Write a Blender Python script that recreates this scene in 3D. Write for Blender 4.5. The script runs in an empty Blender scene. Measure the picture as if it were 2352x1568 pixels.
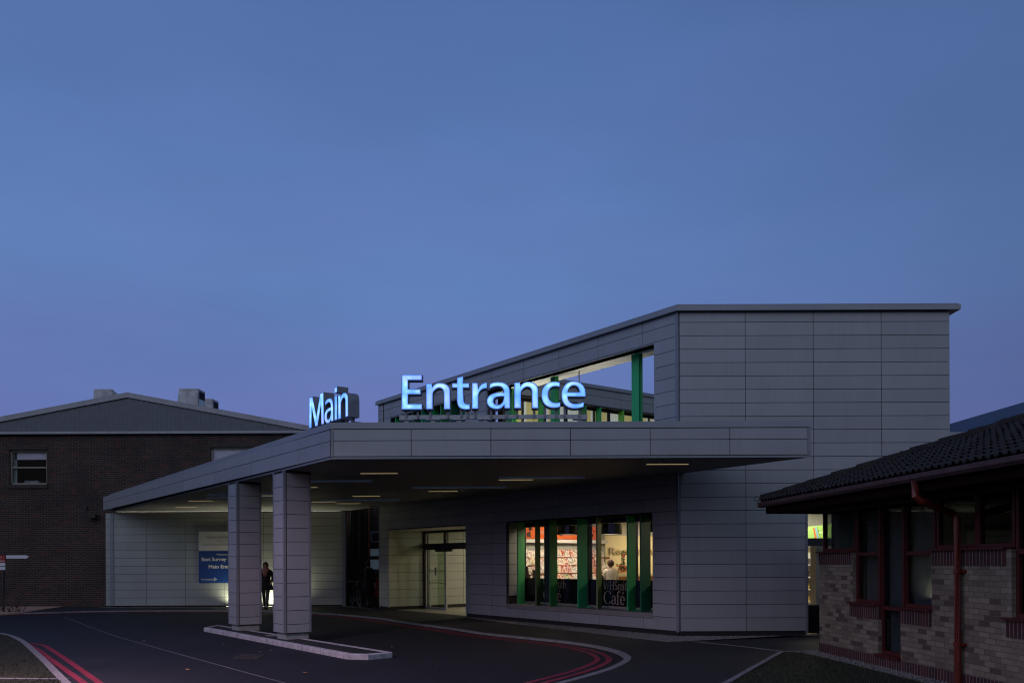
import bpy, bmesh, math, random
from mathutils import Vector, Matrix
from mathutils.geometry import tessellate_polygon
random.seed(7)
scn = bpy.context.scene
COL = scn.collection
R = math.radians
# ------------------------------------------------------------------ camera constants
F, CX, YH, ROLL, CZ = 1960.0, 1176.0, 1287.0, 0.004, 1.79   # focal in pixels of a 2352-wide frame
def der(x, y):
    return x - ROLL*(y-YH), y + ROLL*(x-CX)
def G(x, y, z=0.0):                    # a pixel on the ground plane of height z -> metres
    x, y = der(x, y); Y = F*(CZ-z)/(y-YH)
    return Vector(((x-CX)/F*Y, Y, z))
def D(x, y, Y):                        # a pixel at a given distance
    x, y = der(x, y)
    return Vector(((x-CX)/F*Y, Y, CZ-(y-YH)/F*Y))
# ------------------------------------------------------------------ mesh helpers
class Frame:
    def __init__(s, o=(0,0,0), ex=(1,0,0), ey=(0,1,0), ez=(0,0,1)):
        s.o, s.ex, s.ey, s.ez = Vector(o), Vector(ex), Vector(ey), Vector(ez)
    def __call__(s, p):
        return s.o + s.ex*p[0] + s.ey*p[1] + s.ez*p[2]
ID = Frame()
LOC = {}
class MB:
    def __init__(s, fr=ID):
        s.fr, s.v, s.f, s.m = fr, [], [], []
        s.sm = False
    def add(s, vs, fs, mi=0):
        n = len(s.v); s.v += [Vector(p) for p in vs]
        for f in fs: s.f.append([n+i for i in f]); s.m.append(mi)
        return s
    def box(s, a0, a1, b0, b1, c0, c1, mi=0):
        return s.add([(a0,b0,c0),(a1,b0,c0),(a1,b1,c0),(a0,b1,c0),(a0,b0,c1),(a1,b0,c1),(a1,b1,c1),(a0,b1,c1)],
              [(0,3,2,1),(4,5,6,7),(0,1,5,4),(1,2,6,5),(2,3,7,6),(3,0,4,7)], mi)
    def quad(s, a, b, c, d, mi=0): return s.add([a,b,c,d], [(0,1,2,3)], mi)
    def prism(s, poly, c0, c1, mi=0, holes=()):          # poly in (a,b), extruded along c
        loops = [list(poly)] + [list(h) for h in holes]
        flat = [p for l in loops for p in l]; n = len(flat)
        tri = tessellate_polygon([[Vector((p[0],p[1],0)) for p in l] for l in loops])
        vs = [(p[0],p[1],c0) for p in flat] + [(p[0],p[1],c1) for p in flat]
        fs = [tuple(t) for t in tri] + [tuple(i+n for i in reversed(t)) for t in tri]
        k = 0
        for l in loops:
            m = len(l)
            for i in range(m):
                j = (i+1) % m
                fs.append((k+i, k+j, n+k+j, n+k+i))
            k += m
        return s.add(vs, fs, mi)
    def sheet(s, poly, c, mi=0):
        tri = tessellate_polygon([[Vector((p[0],p[1],0)) for p in poly]])
        return s.add([(p[0],p[1],c) for p in poly], [tuple(t) for t in tri], mi)
    def tube(s, path, r, n=8, mi=0, caps=True):
        path = [Vector(p) for p in path]; rs = r if isinstance(r, (list,tuple)) else [r]*len(path)
        rings = []
        for i, p in enumerate(path):
            t = (path[min(i+1,len(path)-1)] - path[max(i-1,0)]).normalized()
            a = t.cross(Vector((0,0,1)));
            if a.length < 1e-3: a = t.cross(Vector((1,0,0)))
            a.normalize(); b = t.cross(a)
            rings.append([p + (a*math.cos(2*math.pi*k/n) + b*math.sin(2*math.pi*k/n))*rs[i] for k in range(n)])
        vs = [q for rg in rings for q in rg]; fs = []
        for i in range(len(rings)-1):
            for k in range(n):
                fs.append((i*n+k, i*n+(k+1)%n, (i+1)*n+(k+1)%n, (i+1)*n+k))
        if caps:
            fs.append(tuple(range(n))[::-1]); fs.append(tuple((len(rings)-1)*n+k for k in range(n)))
        return s.add(vs, fs, mi)
    def ring(s, c, axis, R_, r, n=24, m=8, mi=0):          # torus
        c = Vector(c); ax = Vector(axis).normalized()
        a = ax.cross(Vector((0,0,1)))
        if a.length < 1e-3: a = ax.cross(Vector((1,0,0)))
        a.normalize(); b = ax.cross(a); vs = []; fs = []
        for i in range(n):
            d = a*math.cos(2*math.pi*i/n) + b*math.sin(2*math.pi*i/n)
            for j in range(m):
                vs.append(c + d*(R_ + r*math.cos(2*math.pi*j/m)) + ax*(r*math.sin(2*math.pi*j/m)))
        for i in range(n):
            for j in range(m):
                fs.append((i*m+j, ((i+1)%n)*m+j, ((i+1)%n)*m+(j+1)%m, i*m+(j+1)%m))
        return s.add(vs, fs, mi)
    def lathe(s, prof, c=(0,0,0), n=16, sx=1.0, sy=1.0, mi=0):   # prof: (radius, z) or (rx, ry, z)
        vs = []; fs = []
        for p in prof:
            rx, ry, z = (p[0]*sx, p[0]*sy, p[1]) if len(p) == 2 else p
            for k in range(n):
                t = 2*math.pi*k/n
                vs.append((c[0]+rx*math.cos(t), c[1]+ry*math.sin(t), c[2]+z))
        for i in range(len(prof)-1):
            for k in range(n):
                fs.append((i*n+k, i*n+(k+1)%n, (i+1)*n+(k+1)%n, (i+1)*n+k))
        fs.append(tuple(range(n))[::-1]); fs.append(tuple((len(prof)-1)*n+k for k in range(n)))
        return s.add(vs, fs, mi)
    def build(s, name, mats, parent=None, smooth=False, recalc=True):
        if not isinstance(mats, (list,tuple)): mats = [mats]
        me = bpy.data.meshes.new(name)
        W = [s.fr(p) for p in s.v]
        if parent is not None: base = LOC[parent.name]
        else:
            if W:
                xs = [p.x for p in W]; ys = [p.y for p in W]; zs = [p.z for p in W]
                base = Vector(((min(xs)+max(xs))/2, (min(ys)+max(ys))/2, min(zs)))
            else: base = Vector()
        me.from_pydata([p-base for p in W], [], s.f)
        uv = me.uv_layers.new(name='UVMap')
        for pi, poly in enumerate(me.polygons):
            poly.material_index = s.m[pi]; poly.use_smooth = smooth
            L = [s.v[i] for i in s.f[pi]]
            nrm = (L[1]-L[0]).cross(L[2]-L[0]); ax = max(range(3), key=lambda i: abs(nrm[i]))
            for li, p in zip(poly.loop_indices, L):
                uv.data[li].uv = (p[1],p[2]) if ax == 0 else ((p[0],p[2]) if ax == 1 else (p[0],p[1]))
        for m in mats: me.materials.append(m)
        if recalc:
            bm = bmesh.new(); bm.from_mesh(me); bmesh.ops.recalc_face_normals(bm, faces=bm.faces[:]); bm.to_mesh(me); bm.free()
        o = bpy.data.objects.new(name, me); COL.objects.link(o)
        if parent is not None: o.parent = parent; LOC[o.name] = base
        else: o.location = base; LOC[o.name] = base
        return o
def each(mb, name, mats, parent, per=6, **kw):
    """one object per closed box in mb (eight vertices each)"""
    out = []
    for i in range(0, len(mb.v), 8):
        m2 = MB(mb.fr); m2.v = mb.v[i:i+8]; m2.f = [[k-i for k in f] for f in mb.f if i <= f[0] < i+8]; m2.m = [0]*len(m2.f)
        out.append(m2.build(name, mats, parent, **kw))
    return out
def tag(o, label, cat, group=None, kind=None):
    if label: o['label'] = label
    if cat: o['category'] = cat
    if group: o['group'] = group
    if kind: o['kind'] = kind
    return o
def thing(name, label, cat, loc=(0,0,0), group=None):
    o = bpy.data.objects.new(name, None); COL.objects.link(o); o.location = loc
    o.empty_display_size = 0.2
    LOC[o.name] = Vector(loc)
    return tag(o, label, cat, group)
def struct(o, kind='structure'):
    o['kind'] = kind; return o
def copy_tree(o, loc=None, parent=None):
    c = o.copy(); COL.objects.link(c)
    if parent: c.parent = parent
    if loc is not None: c.location = loc
    for ch in list(o.children): copy_tree(ch, None, c)
    return c
# ------------------------------------------------------------------ materials
def s2l(*c):
    return tuple((x/255/12.92 if x/255 <= .04045 else ((x/255+.055)/1.055)**2.4) for x in c)
class NT:
    def __init__(s, name):
        s.mat = bpy.data.materials.new(name); s.mat.use_nodes = True
        s.t = s.mat.node_tree; s.b = s.t.nodes['Principled BSDF']; s.out = s.t.nodes['Material Output']
    def n(s, typ, **kw):
        nd = s.t.nodes.new(typ)
        for k, v in kw.items(): setattr(nd, k, v)
        return nd
    def l(s, a, b): s.t.links.new(a, b)
    def uv(s, scale=(1,1,1)):
        tc = s.n('ShaderNodeTexCoord'); mp = s.n('ShaderNodeMapping'); mp.inputs['Scale'].default_value = scale
        s.l(tc.outputs['UV'], mp.inputs['Vector']); return mp.outputs['Vector']
    def obj(s, scale=(1,1,1)):
        tc = s.n('ShaderNodeTexCoord'); mp = s.n('ShaderNodeMapping'); mp.inputs['Scale'].default_value = scale
        s.l(tc.outputs['Object'], mp.inputs['Vector']); return mp.outputs['Vector']
    def noise(s, vec, scale, detail=4, rough=.6):
        nd = s.n('ShaderNodeTexNoise'); nd.inputs['Scale'].default_value = scale
        nd.inputs['Detail'].default_value = detail; nd.inputs['Roughness'].default_value = rough
        s.l(vec, nd.inputs['Vector']); return nd.outputs['Fac']
    def ramp(s, fac, stops, interp='LINEAR'):
        nd = s.n('ShaderNodeValToRGB'); nd.color_ramp.interpolation = interp; e = nd.color_ramp.elements
        while len(e) < len(stops): e.new(0.5)
        for el, (p, c) in zip(e, stops):
            el.position = p; el.color = (*c, 1) if len(c) == 3 else c
        s.l(fac, nd.inputs['Fac']); return nd.outputs['Color']
    def mix(s, a, b, fac, mode='MIX'):
        nd = s.n('ShaderNodeMix', data_type='RGBA', blend_type=mode)
        for sock, v in ((nd.inputs[0], fac), (nd.inputs[6], a), (nd.inputs[7], b)):
            if hasattr(v, 'links'): s.l(v, sock)
            elif isinstance(v, (int,float)): sock.default_value = v
            else: sock.default_value = (*v, 1)
        return nd.outputs[2]
    def bump(s, h, strength=.3, dist=.01):
        nd = s.n('ShaderNodeBump'); nd.inputs['Strength'].default_value = strength; nd.inputs['Distance'].default_value = dist
        s.l(h, nd.inputs['Height']); s.l(nd.outputs['Normal'], s.b.inputs['Normal'])
    def set(s, rough=.5, metal=0, spec=.5, base=None):
        s.b.inputs['Roughness'].default_value = rough; s.b.inputs['Metallic'].default_value = metal
        s.b.inputs['Specular IOR Level'].default_value = spec
        if base is not None:
            if hasattr(base, 'links'): s.l(base, s.b.inputs['Base Color'])
            else: s.b.inputs['Base Color'].default_value = (*base, 1)
        return s.mat
def plain(name, base, rough=.5, metal=0, var=.12, scale=6, spec=.5, bump=0):
    t = NT(name); f = t.noise(t.obj(), scale, 5)
    lo = tuple(c*(1-var) for c in base); hi = tuple(min(1, c*(1+var)) for c in base)
    c = t.ramp(f, [(.3, lo), (.7, hi)])
    if bump: t.bump(f, bump, .01)
    return t.set(rough, metal, spec, c)
def cladding(name, base, rough=.42, metal=.25, var=.05):
    t = NT(name); g = t.n('ShaderNodeNewGeometry')
    c1 = t.ramp(g.outputs['Random Per Island'], [(0, tuple(c*(1-var) for c in base)), (1, tuple(c*(1+var) for c in base))])
    f = t.noise(t.uv((.6,.25,1)), 3, 6)
    c2 = t.mix(c1, t.ramp(f, [(.35,(.88,.88,.88)),(.65,(1,1,1))]), .6, 'MULTIPLY')
    c2 = t.mix(c2, t.ramp(t.noise(t.uv((7,.22,1)), 1.5, 5), [(.42,(.92,.92,.92)),(.6,(1,1,1))]), .35, 'MULTIPLY')
    f3 = t.noise(t.uv((3,60,1)), 2, 2)
    rr = t.n('ShaderNodeMapRange'); rr.inputs[3].default_value = rough-.05; rr.inputs[4].default_value = rough+.1
    t.l(f3, rr.inputs[0]); t.l(rr.outputs[0], t.b.inputs['Roughness'])
    m = t.set(rough, metal, .5, c2); t.l(rr.outputs[0], t.b.inputs['Roughness'])
    return m
def emit(name, col, st):
    t = NT(name); t.b.inputs['Base Color'].default_value = (*col, 1)
    t.b.inputs['Emission Color'].default_value = (*col, 1); t.b.inputs['Emission Strength'].default_value = st
    return t.mat
def brick(name, stops, mortar, w=.225, h=.075, ms=.0065, off=.5, rough=.85, var=.35, stain=None):
    t = NT(name); v = t.uv()
    b = t.n('ShaderNodeTexBrick'); b.offset = off
    b.inputs['Scale'].default_value = 1; b.inputs['Brick Width'].default_value = w; b.inputs['Row Height'].default_value = h
    b.inputs['Mortar Size'].default_value = ms; b.inputs['Mortar Smooth'].default_value = .2
    b.inputs['Color1'].default_value = (0,0,0,1); b.inputs['Color2'].default_value = (1,1,1,1); b.inputs['Mortar'].default_value = (.5,.5,.5,1)
    t.l(v, b.inputs['Vector'])
    c = t.ramp(b.outputs['Color'], stops, 'CONSTANT')
    n1 = t.noise(t.uv((1,1,1)), 25, 6)
    c = t.mix(c, t.ramp(n1, [(.3,(1-var,)*3),(.7,(1,1,1))]), .8, 'MULTIPLY')
    n2 = t.noise(t.uv(), .6, 5)
    c = t.mix(c, mortar, b.outputs['Fac'])
    c = t.mix(c, t.ramp(n2, [(.3,(.55,.55,.55)),(.6,(1,1,1))]), .8, 'MULTIPLY')
    if stain: c = t.mix(c, stain, t.ramp(t.noise(t.uv((1,.25,1)), 1.1, 6), [(.52,(0,0,0)),(.75,(.8,.8,.8))]))
    inv = t.n('ShaderNodeMath', operation='MULTIPLY_ADD'); inv.inputs[1].default_value = -1; inv.inputs[2].default_value = 1
    t.l(b.outputs['Fac'], inv.inputs[0])
    ad = t.n('ShaderNodeMath', operation='MULTIPLY_ADD'); ad.inputs[1].default_value = .35
    t.l(n1, ad.inputs[0]); t.l(inv.outputs[0], ad.inputs[2])
    t.bump(ad.outputs[0], .7, .006)
    return t.set(rough, 0, .3, c)
def glass(name, tint=(.92,.95,.94), refl=1.0, rough=.01):
    t = NT(name); t.t.nodes.remove(t.b)
    tr = t.n('ShaderNodeBsdfTransparent'); tr.inputs[0].default_value = (*tint, 1)
    gl = t.n('ShaderNodeBsdfGlossy'); gl.inputs['Roughness'].default_value = rough
    lw = t.n('ShaderNodeLayerWeight'); lw.inputs[0].default_value = .5
    pw = t.n('ShaderNodeMath', operation='POWER'); pw.inputs[1].default_value = 5; t.l(lw.outputs['Facing'], pw.inputs[0])
    mu = t.n('ShaderNodeMath', operation='MULTIPLY_ADD'); mu.inputs[1].default_value = .96*refl; mu.inputs[2].default_value = .04*refl; t.l(pw.outputs[0], mu.inputs[0])
    mx = t.n('ShaderNodeMixShader'); t.l(mu.outputs[0], mx.inputs[0]); t.l(tr.outputs[0], mx.inputs[1]); t.l(gl.outputs[0], mx.inputs[2])
    t.l(mx.outputs[0], t.out.inputs['Surface'])
    return t.mat
def asphalt(name, lo, hi, sc=1.0):
    t = NT(name); o = t.obj()
    n1 = t.noise(o, 90, 3); n2 = t.noise(o, .35, 6); n3 = t.noise(t.obj((1,.3,1)), 1.6, 6)
    c = t.ramp(n1, [(.35, lo), (.7, hi)])
    c = t.mix(c, t.ramp(n2, [(.35,(.6,.6,.62)),(.65,(1.15,1.12,1.1))]), .8, 'MULTIPLY')
    c = t.mix(c, t.ramp(n3, [(.4,(.72,.72,.72)),(.62,(1.1,1.1,1.1))]), .7, 'MULTIPLY')
    vo = t.n('ShaderNodeTexVoronoi'); vo.inputs['Scale'].default_value = 34; t.l(o, vo.inputs['Vector'])
    c = t.mix(c, (.13,.125,.12), t.ramp(vo.outputs['Distance'], [(.0,(.4,.4,.4)),(.055,(0,0,0))]))
    pa = t.n('ShaderNodeTexVoronoi'); pa.inputs['Scale'].default_value = .22; t.l(o, pa.inputs['Vector']); sp = t.n('ShaderNodeSeparateColor'); t.l(pa.outputs['Color'], sp.inputs[0])
    c = t.mix(c, t.ramp(sp.outputs[0], [(0,(.78,.78,.8)),(1,(1.15,1.13,1.1))]), .8, 'MULTIPLY')
    t.bump(n1, .5, .006)
    return t.set(.8, 0, .35, c)
M = {}
M['clad'] = cladding('grey_cladding', (.33,.34,.355))
M['clad2'] = cladding('pale_cladding', (.32,.335,.32))
M['backing'] = plain('shadow_gap', (.012,.012,.013), .9)
M['coping'] = cladding('coping_metal', (.29,.31,.34), .4, .25)
M['trim'] = plain('corner_trim', (.22,.23,.26), .4, .3)
M['soffit'] = plain('soffit_board', (.26,.26,.26), .6, 0, .04, 2)
M['white_soffit'] = plain('white_soffit', (.8,.79,.74), .6, 0, .06, 1.5)
M['dark'] = plain('dark_metal', (.02,.02,.022), .45, .2)
M['darkframe'] = plain('window_frame_dark', (.035,.036,.038), .4, .3)
M['galv'] = plain('galvanised_steel', (.34,.35,.38), .4, .75, .35, 60)
M['bolt'] = plain('bolt_zinc', (.62,.62,.65), .3, .8)
M['letter_side'] = plain('letter_return', (.20,.21,.24), .5, .2)
M['concrete'] = plain('kerb_concrete', (.17,.165,.17), .85, 0, .3, 7, .3, .2)
M['islandkerb'] = plain('island_kerb_concrete', (.36,.34,.36), .85, 0, .3, 7, .3, .2)
M['cowl'] = plain('cowl_concrete', (.5,.5,.5), .9, 0, .3, 3, .2, .2)
M['asphalt'] = asphalt('asphalt_road', (.0055,.006,.0095), (.0145,.015,.021))
M['asphalt2'] = asphalt('asphalt_path', (.013,.013,.014), (.034,.033,.034))
def worn(name, paint, under, amt, sc):
    t = NT(name); n1 = t.noise(t.obj(), sc, 8, .75); n2 = t.noise(t.obj(), 1.3, 4)
    c = t.mix(paint, under, t.ramp(n1, [(amt, (0,0,0)), (amt+.12, (.85,.85,.85))]))
    c = t.mix(c, t.ramp(n2, [(.35,(.62,.62,.62)),(.65,(1,1,1))]), .8, 'MULTIPLY')
    t.bump(n1, .3, .004); return t.set(.85, 0, .3, c)
M['red_line'] = worn('red_paint', (.23,.020,.045), (.016,.016,.022), .57, 16)
M['white_line'] = worn('pale_seam', (.16,.16,.175), (.02,.02,.026), .53, 22)
M['glass'] = glass('clear_glass')
M['glass_shop'] = glass('shop_glass', (.95,.96,.95), .55)
M['glass_dark'] = glass('dim_glass', (.55,.58,.6), 1.0)
M['film'] = plain('black_film', (.008,.008,.011), .16, 0, .05)
M['film_text'] = plain('film_lettering', (.36,.30,.27), .5)
M['redframe'] = plain('red_timber', (.055,.006,.006), .5, 0, .25, 9)
M['redpipe'] = plain('red_pipe', (.11,.011,.006), .38, 0, .2, 5)
M['gutter'] = plain('weathered_red_gutter', (.085,.045,.048), .6, 0, .4, 9)
M['curtain'] = plain('curtain', (.30,.32,.33), .9, 0, .2, 3)
M['room_dark'] = plain('dark_room', (.02,.02,.022), .9)
M['sill'] = plain('stone_sill', (.20,.195,.20), .7, 0, .15, 10)
M['brick_hall'] = brick('dark_red_brick', [(0,(.033,.025,.021)),(.3,(.048,.031,.025)),(.62,(.06,.036,.028)),(.9,(.105,.036,.025))], (.15,.118,.10), ms=.008, stain=(.03,.026,.022))
M['brick_buff'] = brick('buff_brick', [(0,(.22,.195,.145)),(.30,(.27,.24,.18)),(.60,(.19,.168,.125)),(.78,(.11,.082,.066)),(.9,(.155,.132,.10))], (.12,.105,.085), ms=.005)
M['soldier'] = brick('soldier_brick', [(0,(.055,.022,.022)),(.4,(.075,.028,.026)),(.8,(.05,.02,.022))], (.24,.22,.22), w=.075, h=4.0, ms=.0055, off=0)
M['corr'] = cladding('corrugated_metal', (.14,.145,.165), .45, .2, .02)
M['greytrim'] = plain('pale_trim', (.3,.31,.33), .45, .2, .15, 3)
M['lintel'] = plain('stained_lintel', (.045,.037,.03), .9, 0, .3, 8)
M['blind'] = plain('pale_blind', (.72,.62,.74), .8, 0, .1, 2)
M['cream_frame'] = plain('cream_frame', (.30,.26,.2), .6)
M['floor_in'] = plain('shop_floor', (.25,.22,.18), .4)
M['wall_cream'] = plain('cream_wall', (.72,.64,.42), .7, 0, .03, 2)
M['wall_grey'] = plain('grey_wall', (.42,.43,.40), .7, 0, .04, 2)
M['ceil_in'] = plain('ceiling_tile', (.7,.66,.56), .8)
M['wood'] = plain('desk_wood', (.42,.22,.09), .45, 0, .25, 6)
M['orange'] = plain('orange_board', (.80,.16,.035), .6, 0, .05)
M['white'] = plain('white_paint', (.78,.77,.74), .5, 0, .05)
M['offwhite'] = plain('sign_panel', (.55,.54,.54), .5, 0, .03)
M['blue'] = plain('blue_panel', (.003,.036,.19), .45, 0, .05)
M['ink'] = plain('dark_ink', (.03,.03,.05), .6)
M['inkgrey'] = plain('grey_ink', (.28,.28,.33), .6)
M['signwhite'] = plain('sign_white', (.60,.60,.63), .5, 0, .05)
M['signred'] = plain('sign_red', (.32,.012,.01), .5)
M['bronze'] = plain('bronze_letters', (.40,.33,.19), .5, .0)
M['black'] = plain('black_cloth', (.012,.012,.014), .9)
M['blackboot'] = plain('boot_leather', (.012,.012,.013), .35)
M['skin'] = plain('skin', (.5,.29,.2), .55, 0, .05)
M['hair'] = plain('brown_hair', (.06,.03,.016), .6, 0, .4, 40)
M['darkhair'] = plain('dark_hair', (.022,.014,.012), .6, 0, .3, 40)
M['scarf'] = plain('pink_scarf', (.42,.17,.17), .9, 0, .25, 30)
M['whitecloth'] = plain('white_cloth', (.75,.71,.64), .85, 0, .05, 8)
M['tyre'] = plain('tyre_rubber', (.015,.015,.016), .7)
M['steel'] = plain('steel', (.4,.4,.42), .3, .9)
M['bikeframe'] = plain('bike_paint', (.03,.032,.04), .35)
M['leafgreen'] = plain('arrangement_leaf', (.06,.14,.04), .6, 0, .4, 20)
M['flower'] = plain('flower_petal', (.62,.14,.12), .6, 0, .5, 30)
M['pipe'] = plain('rust_pipe', (.16,.05,.03), .6, 0, .3)
M['louvre'] = plain('louvre_metal', (.5,.56,.68), .45, .3)
M['frost'] = emit('frosted_pane_glow', (.30,.42,.52), .07)  # dim light from inside is put in as the pane's own glow
M['redbin'] = plain('red_box', (.22,.01,.01), .5)
M['stone'] = plain('gravel_stone', (.15,.145,.14), .9, 0, .6, 30)
M['gravelbed'] = plain('gravel_bed', (.08,.077,.075), .95, 0, .5, 60, .3, .8)
M['grass'] = plain('grass_soil', (.02,.022,.012), .95, 0, .6, 9, .2, .6)
M['blade'] = plain('grass_blade', (.026,.032,.013), .8, 0, .5, 5)
M['leaf'] = plain('dry_leaf', (.2,.11,.06), .8)
def tiles():
    t = NT('roof_tile'); n1 = t.noise(t.obj(), 6, 8, .7); n2 = t.noise(t.obj(), 1.6, 5); n3 = t.noise(t.obj(), 26, 5)
    c = t.ramp(n1, [(.3,(.014,.012,.013)),(.55,(.028,.023,.024)),(.75,(.05,.043,.042))])
    c = t.mix(c, (.03,.034,.018), t.ramp(n2, [(.5,(0,0,0)),(.7,(.8,.8,.8))]))
    c = t.mix(c, (.15,.15,.13), t.ramp(n3, [(.70,(0,0,0)),(.76,(.8,.8,.8))]))
    t.bump(n1, .5, .01); return t.set(.9, 0, .2, c)
M['tile'] = tiles()
M['lichen'] = plain('lichen', (.28,.29,.22), .95)
M['roofmetal'] = plain('blue_roof_metal', (.035,.05,.085), .4, .2, .1, 3)
M['ground'] = asphalt('ground_far', (.03,.032,.03), (.055,.055,.05))
for k, c in (('fin1',(.03,.25,.085)),('fin2',(.045,.11,.03)),('fin3',(.03,.20,.06)),('fin4',(.018,.28,.12)),('fin5',(.09,.16,.05)),('fin6',(.02,.27,.085)),('fin7',(.012,.10,.05)),('fin8',(.016,.33,.11)),('fin9',(.13,.42,.05))):
    M[k] = plain('green_fin_'+k[-1], tuple(q*1.3 for q in c), .45, 0, .06)
def letter_face():
    t = NT('letter_glow'); o = t.obj()
    f = t.noise(o, 4.4, 2, .4); f2 = t.noise(o, 2.1, 1, .4)
    at = t.n('ShaderNodeAttribute'); at.attribute_name = 'diffusion'
    c = t.ramp(f, [(.30,(.07,.32,1.0)),(.45,(.14,.47,1.0)),(.58,(.28,.70,1.0)),(.70,(.46,.96,1.0))])
    c = t.mix(c, (.42,.48,1.0), t.ramp(f2, [(.47,(0,0,0)),(.66,(.75,.75,.75))]))
    c = t.mix((.018,.15,.88), c, t.ramp(at.outputs['Fac'], [(0,(.05,.05,.05)),(1,(1,1,1))]))
    t.set(.3, 0, .5, (.5,.6,.8)); t.l(c, t.b.inputs['Emission Color']); t.b.inputs['Emission Strength'].default_value = 1.08
    return t.mat
M['glow'] = letter_face()
def mag_mat():
    t = NT('magazine_cover'); oi = t.n('ShaderNodeObjectInfo'); o = t.obj((1,1,1))
    ad = t.n('ShaderNodeVectorMath', operation='ADD'); t.l(o, ad.inputs[0])
    cb = t.n('ShaderNodeCombineXYZ'); ml = t.n('ShaderNodeMath', operation='MULTIPLY'); ml.inputs[1].default_value = 97
    t.l(oi.outputs['Random'], ml.inputs[0]); t.l(ml.outputs[0], cb.inputs[0]); t.l(ml.outputs[0], cb.inputs[2]); t.l(cb.outputs[0], ad.inputs[1])
    v = t.n('ShaderNodeTexVoronoi'); v.inputs['Scale'].default_value = 24; t.l(ad.outputs[0], v.inputs['Vector'])
    sp = t.n('ShaderNodeSeparateColor'); t.l(v.outputs['Color'], sp.inputs[0])
    base = t.ramp(oi.outputs['Random'], [(0,(.8,.74,.66)),(.22,(.75,.3,.22)),(.36,(.8,.78,.72)),(.6,(.85,.8,.5)),(.7,(.75,.76,.78)),(.82,(.6,.06,.05)),(.9,(.12,.4,.15)),(.95,(.8,.75,.7))], 'CONSTANT')
    pat = t.ramp(sp.outputs[0], [(0,(.8,.76,.7)),(.3,(.62,.08,.06)),(.40,(.5,.4,.33)),(.52,(.06,.05,.05)),(.7,(.85,.8,.75)),(.85,(.25,.35,.5)),(.92,(.7,.5,.1))], 'CONSTANT')
    c = t.mix(base, pat, .62)
    return t.set(.35, 0, .5, c)
M['mag'] = mag_mat()
# ------------------------------------------------------------------ text
def text_geo(s, size=1.0, bold=0.0, shear=0.0, ext=0.0, spacing=1.0, align='LEFT'):
    cu = bpy.data.curves.new('txt', 'FONT'); cu.body = s; cu.size = size; cu.offset = bold; cu.shear = shear
    cu.extrude = ext; cu.space_character = spacing; cu.align_x = align; cu.resolution_u = 3
    o = bpy.data.objects.new('txt', cu); COL.objects.link(o); bpy.context.view_layer.update()
    dg = bpy.context.evaluated_depsgraph_get()
    me = bpy.data.meshes.new_from_object(o.evaluated_get(dg))
    vs = [tuple(v.co) for v in me.vertices]; fs = [tuple(p.vertices) for p in me.polygons]
    bpy.data.objects.remove(o); bpy.data.curves.remove(cu); bpy.data.meshes.remove(me)
    return vs, fs
def text_on(mb, s, x, z, size, b=0.0, sx=1.0, flip=1, **kw):       # lays text in the a-c plane of mb's frame
    vs, fs = text_geo(s, size, **kw)
    mb.add([(x + flip*v[0]*sx, b - v[2], z + v[1]) for v in vs], fs)
    return max(v[0] for v in vs)*sx if vs else 0
# ------------------------------------------------------------------ main frames
T = G(1560, 1461, .04); T.z = 0
dW = Vector((-.599, .801, 0)).normalized(); vW = Vector((dW.y, -dW.x, 0))
FW = Frame(T, dW, vW)
YT = T.y; TX = T.x
L = 1.555                                             # cladding module
def Wu(x, v=0.0):                                     # pixel column -> u on the plane v behind the entrance wall
    rx = (x - CX)/F; o = T + vW*v
    return (o.x - rx*o.y)/(rx*dW.y - dW.x)
YC = YT*155/182.5                                     # canopy front
ZS, ZL, ZR, ZP, ZTOPC = 3.775, 3.825, 4.13, 4.354, 4.483
ZTOP, ZCB = 7.58, 7.46
YR, YB = 33.2, 33.9                                   # rear clad wall, brick hall
PAV = .04
rowz = [ZCB, 7.22] + [7.22-.307*k for k in range(1, 24)]   # joints, top to bottom
def clad(mb, ul, zl, b0, b1, holes=(), gap=.012):
    for i in range(len(ul)-1):
        for j in range(len(zl)-1):
            a0, a1 = sorted((ul[i], ul[i+1])); c0, c1 = sorted((zl[j], zl[j+1]))
            cells = [(a0+gap/2, a1-gap/2, c0+gap/2, c1-gap/2)]
            for (h0,h1,k0,k1) in holes:
                nx = []
                for (x0,x1,y0,y1) in cells:
                    if h1 <= x0 or h0 >= x1 or k1 <= y0 or k0 >= y1: nx.append((x0,x1,y0,y1)); continue
                    if h0 > x0: nx.append((x0, h0, y0, y1))
                    if h1 < x1: nx.append((h1, x1, y0, y1))
                    m0, m1 = max(x0,h0), min(x1,h1)
                    if k0 > y0: nx.append((m0, m1, y0, k0))
                    if k1 < y1: nx.append((m0, m1, k1, y1))
                cells = nx
            for (x0,x1,y0,y1) in cells:
                if x1-x0 > .02 and y1-y0 > .02: mb.box(x0,x1,b0,b1,y0,y1)
def rects(a0, a1, c0, c1, holes):
    out = [(a0,a1,c0,c1)]
    for (h0,h1,k0,k1) in holes:
        nx = []
        for (x0,x1,y0,y1) in out:
            if h1 <= x0 or h0 >= x1 or k1 <= y0 or k0 >= y1: nx.append((x0,x1,y0,y1)); continue
            if h0 > x0: nx.append((x0,h0,y0,y1))
            if h1 < x1: nx.append((h1,x1,y0,y1))
            m0, m1 = max(x0,h0), min(x1,h1)
            if k0 > y0: nx.append((m0,m1,y0,k0))
            if k1 < y1: nx.append((m0,m1,k1,y1))
        out = nx
    return out
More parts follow.
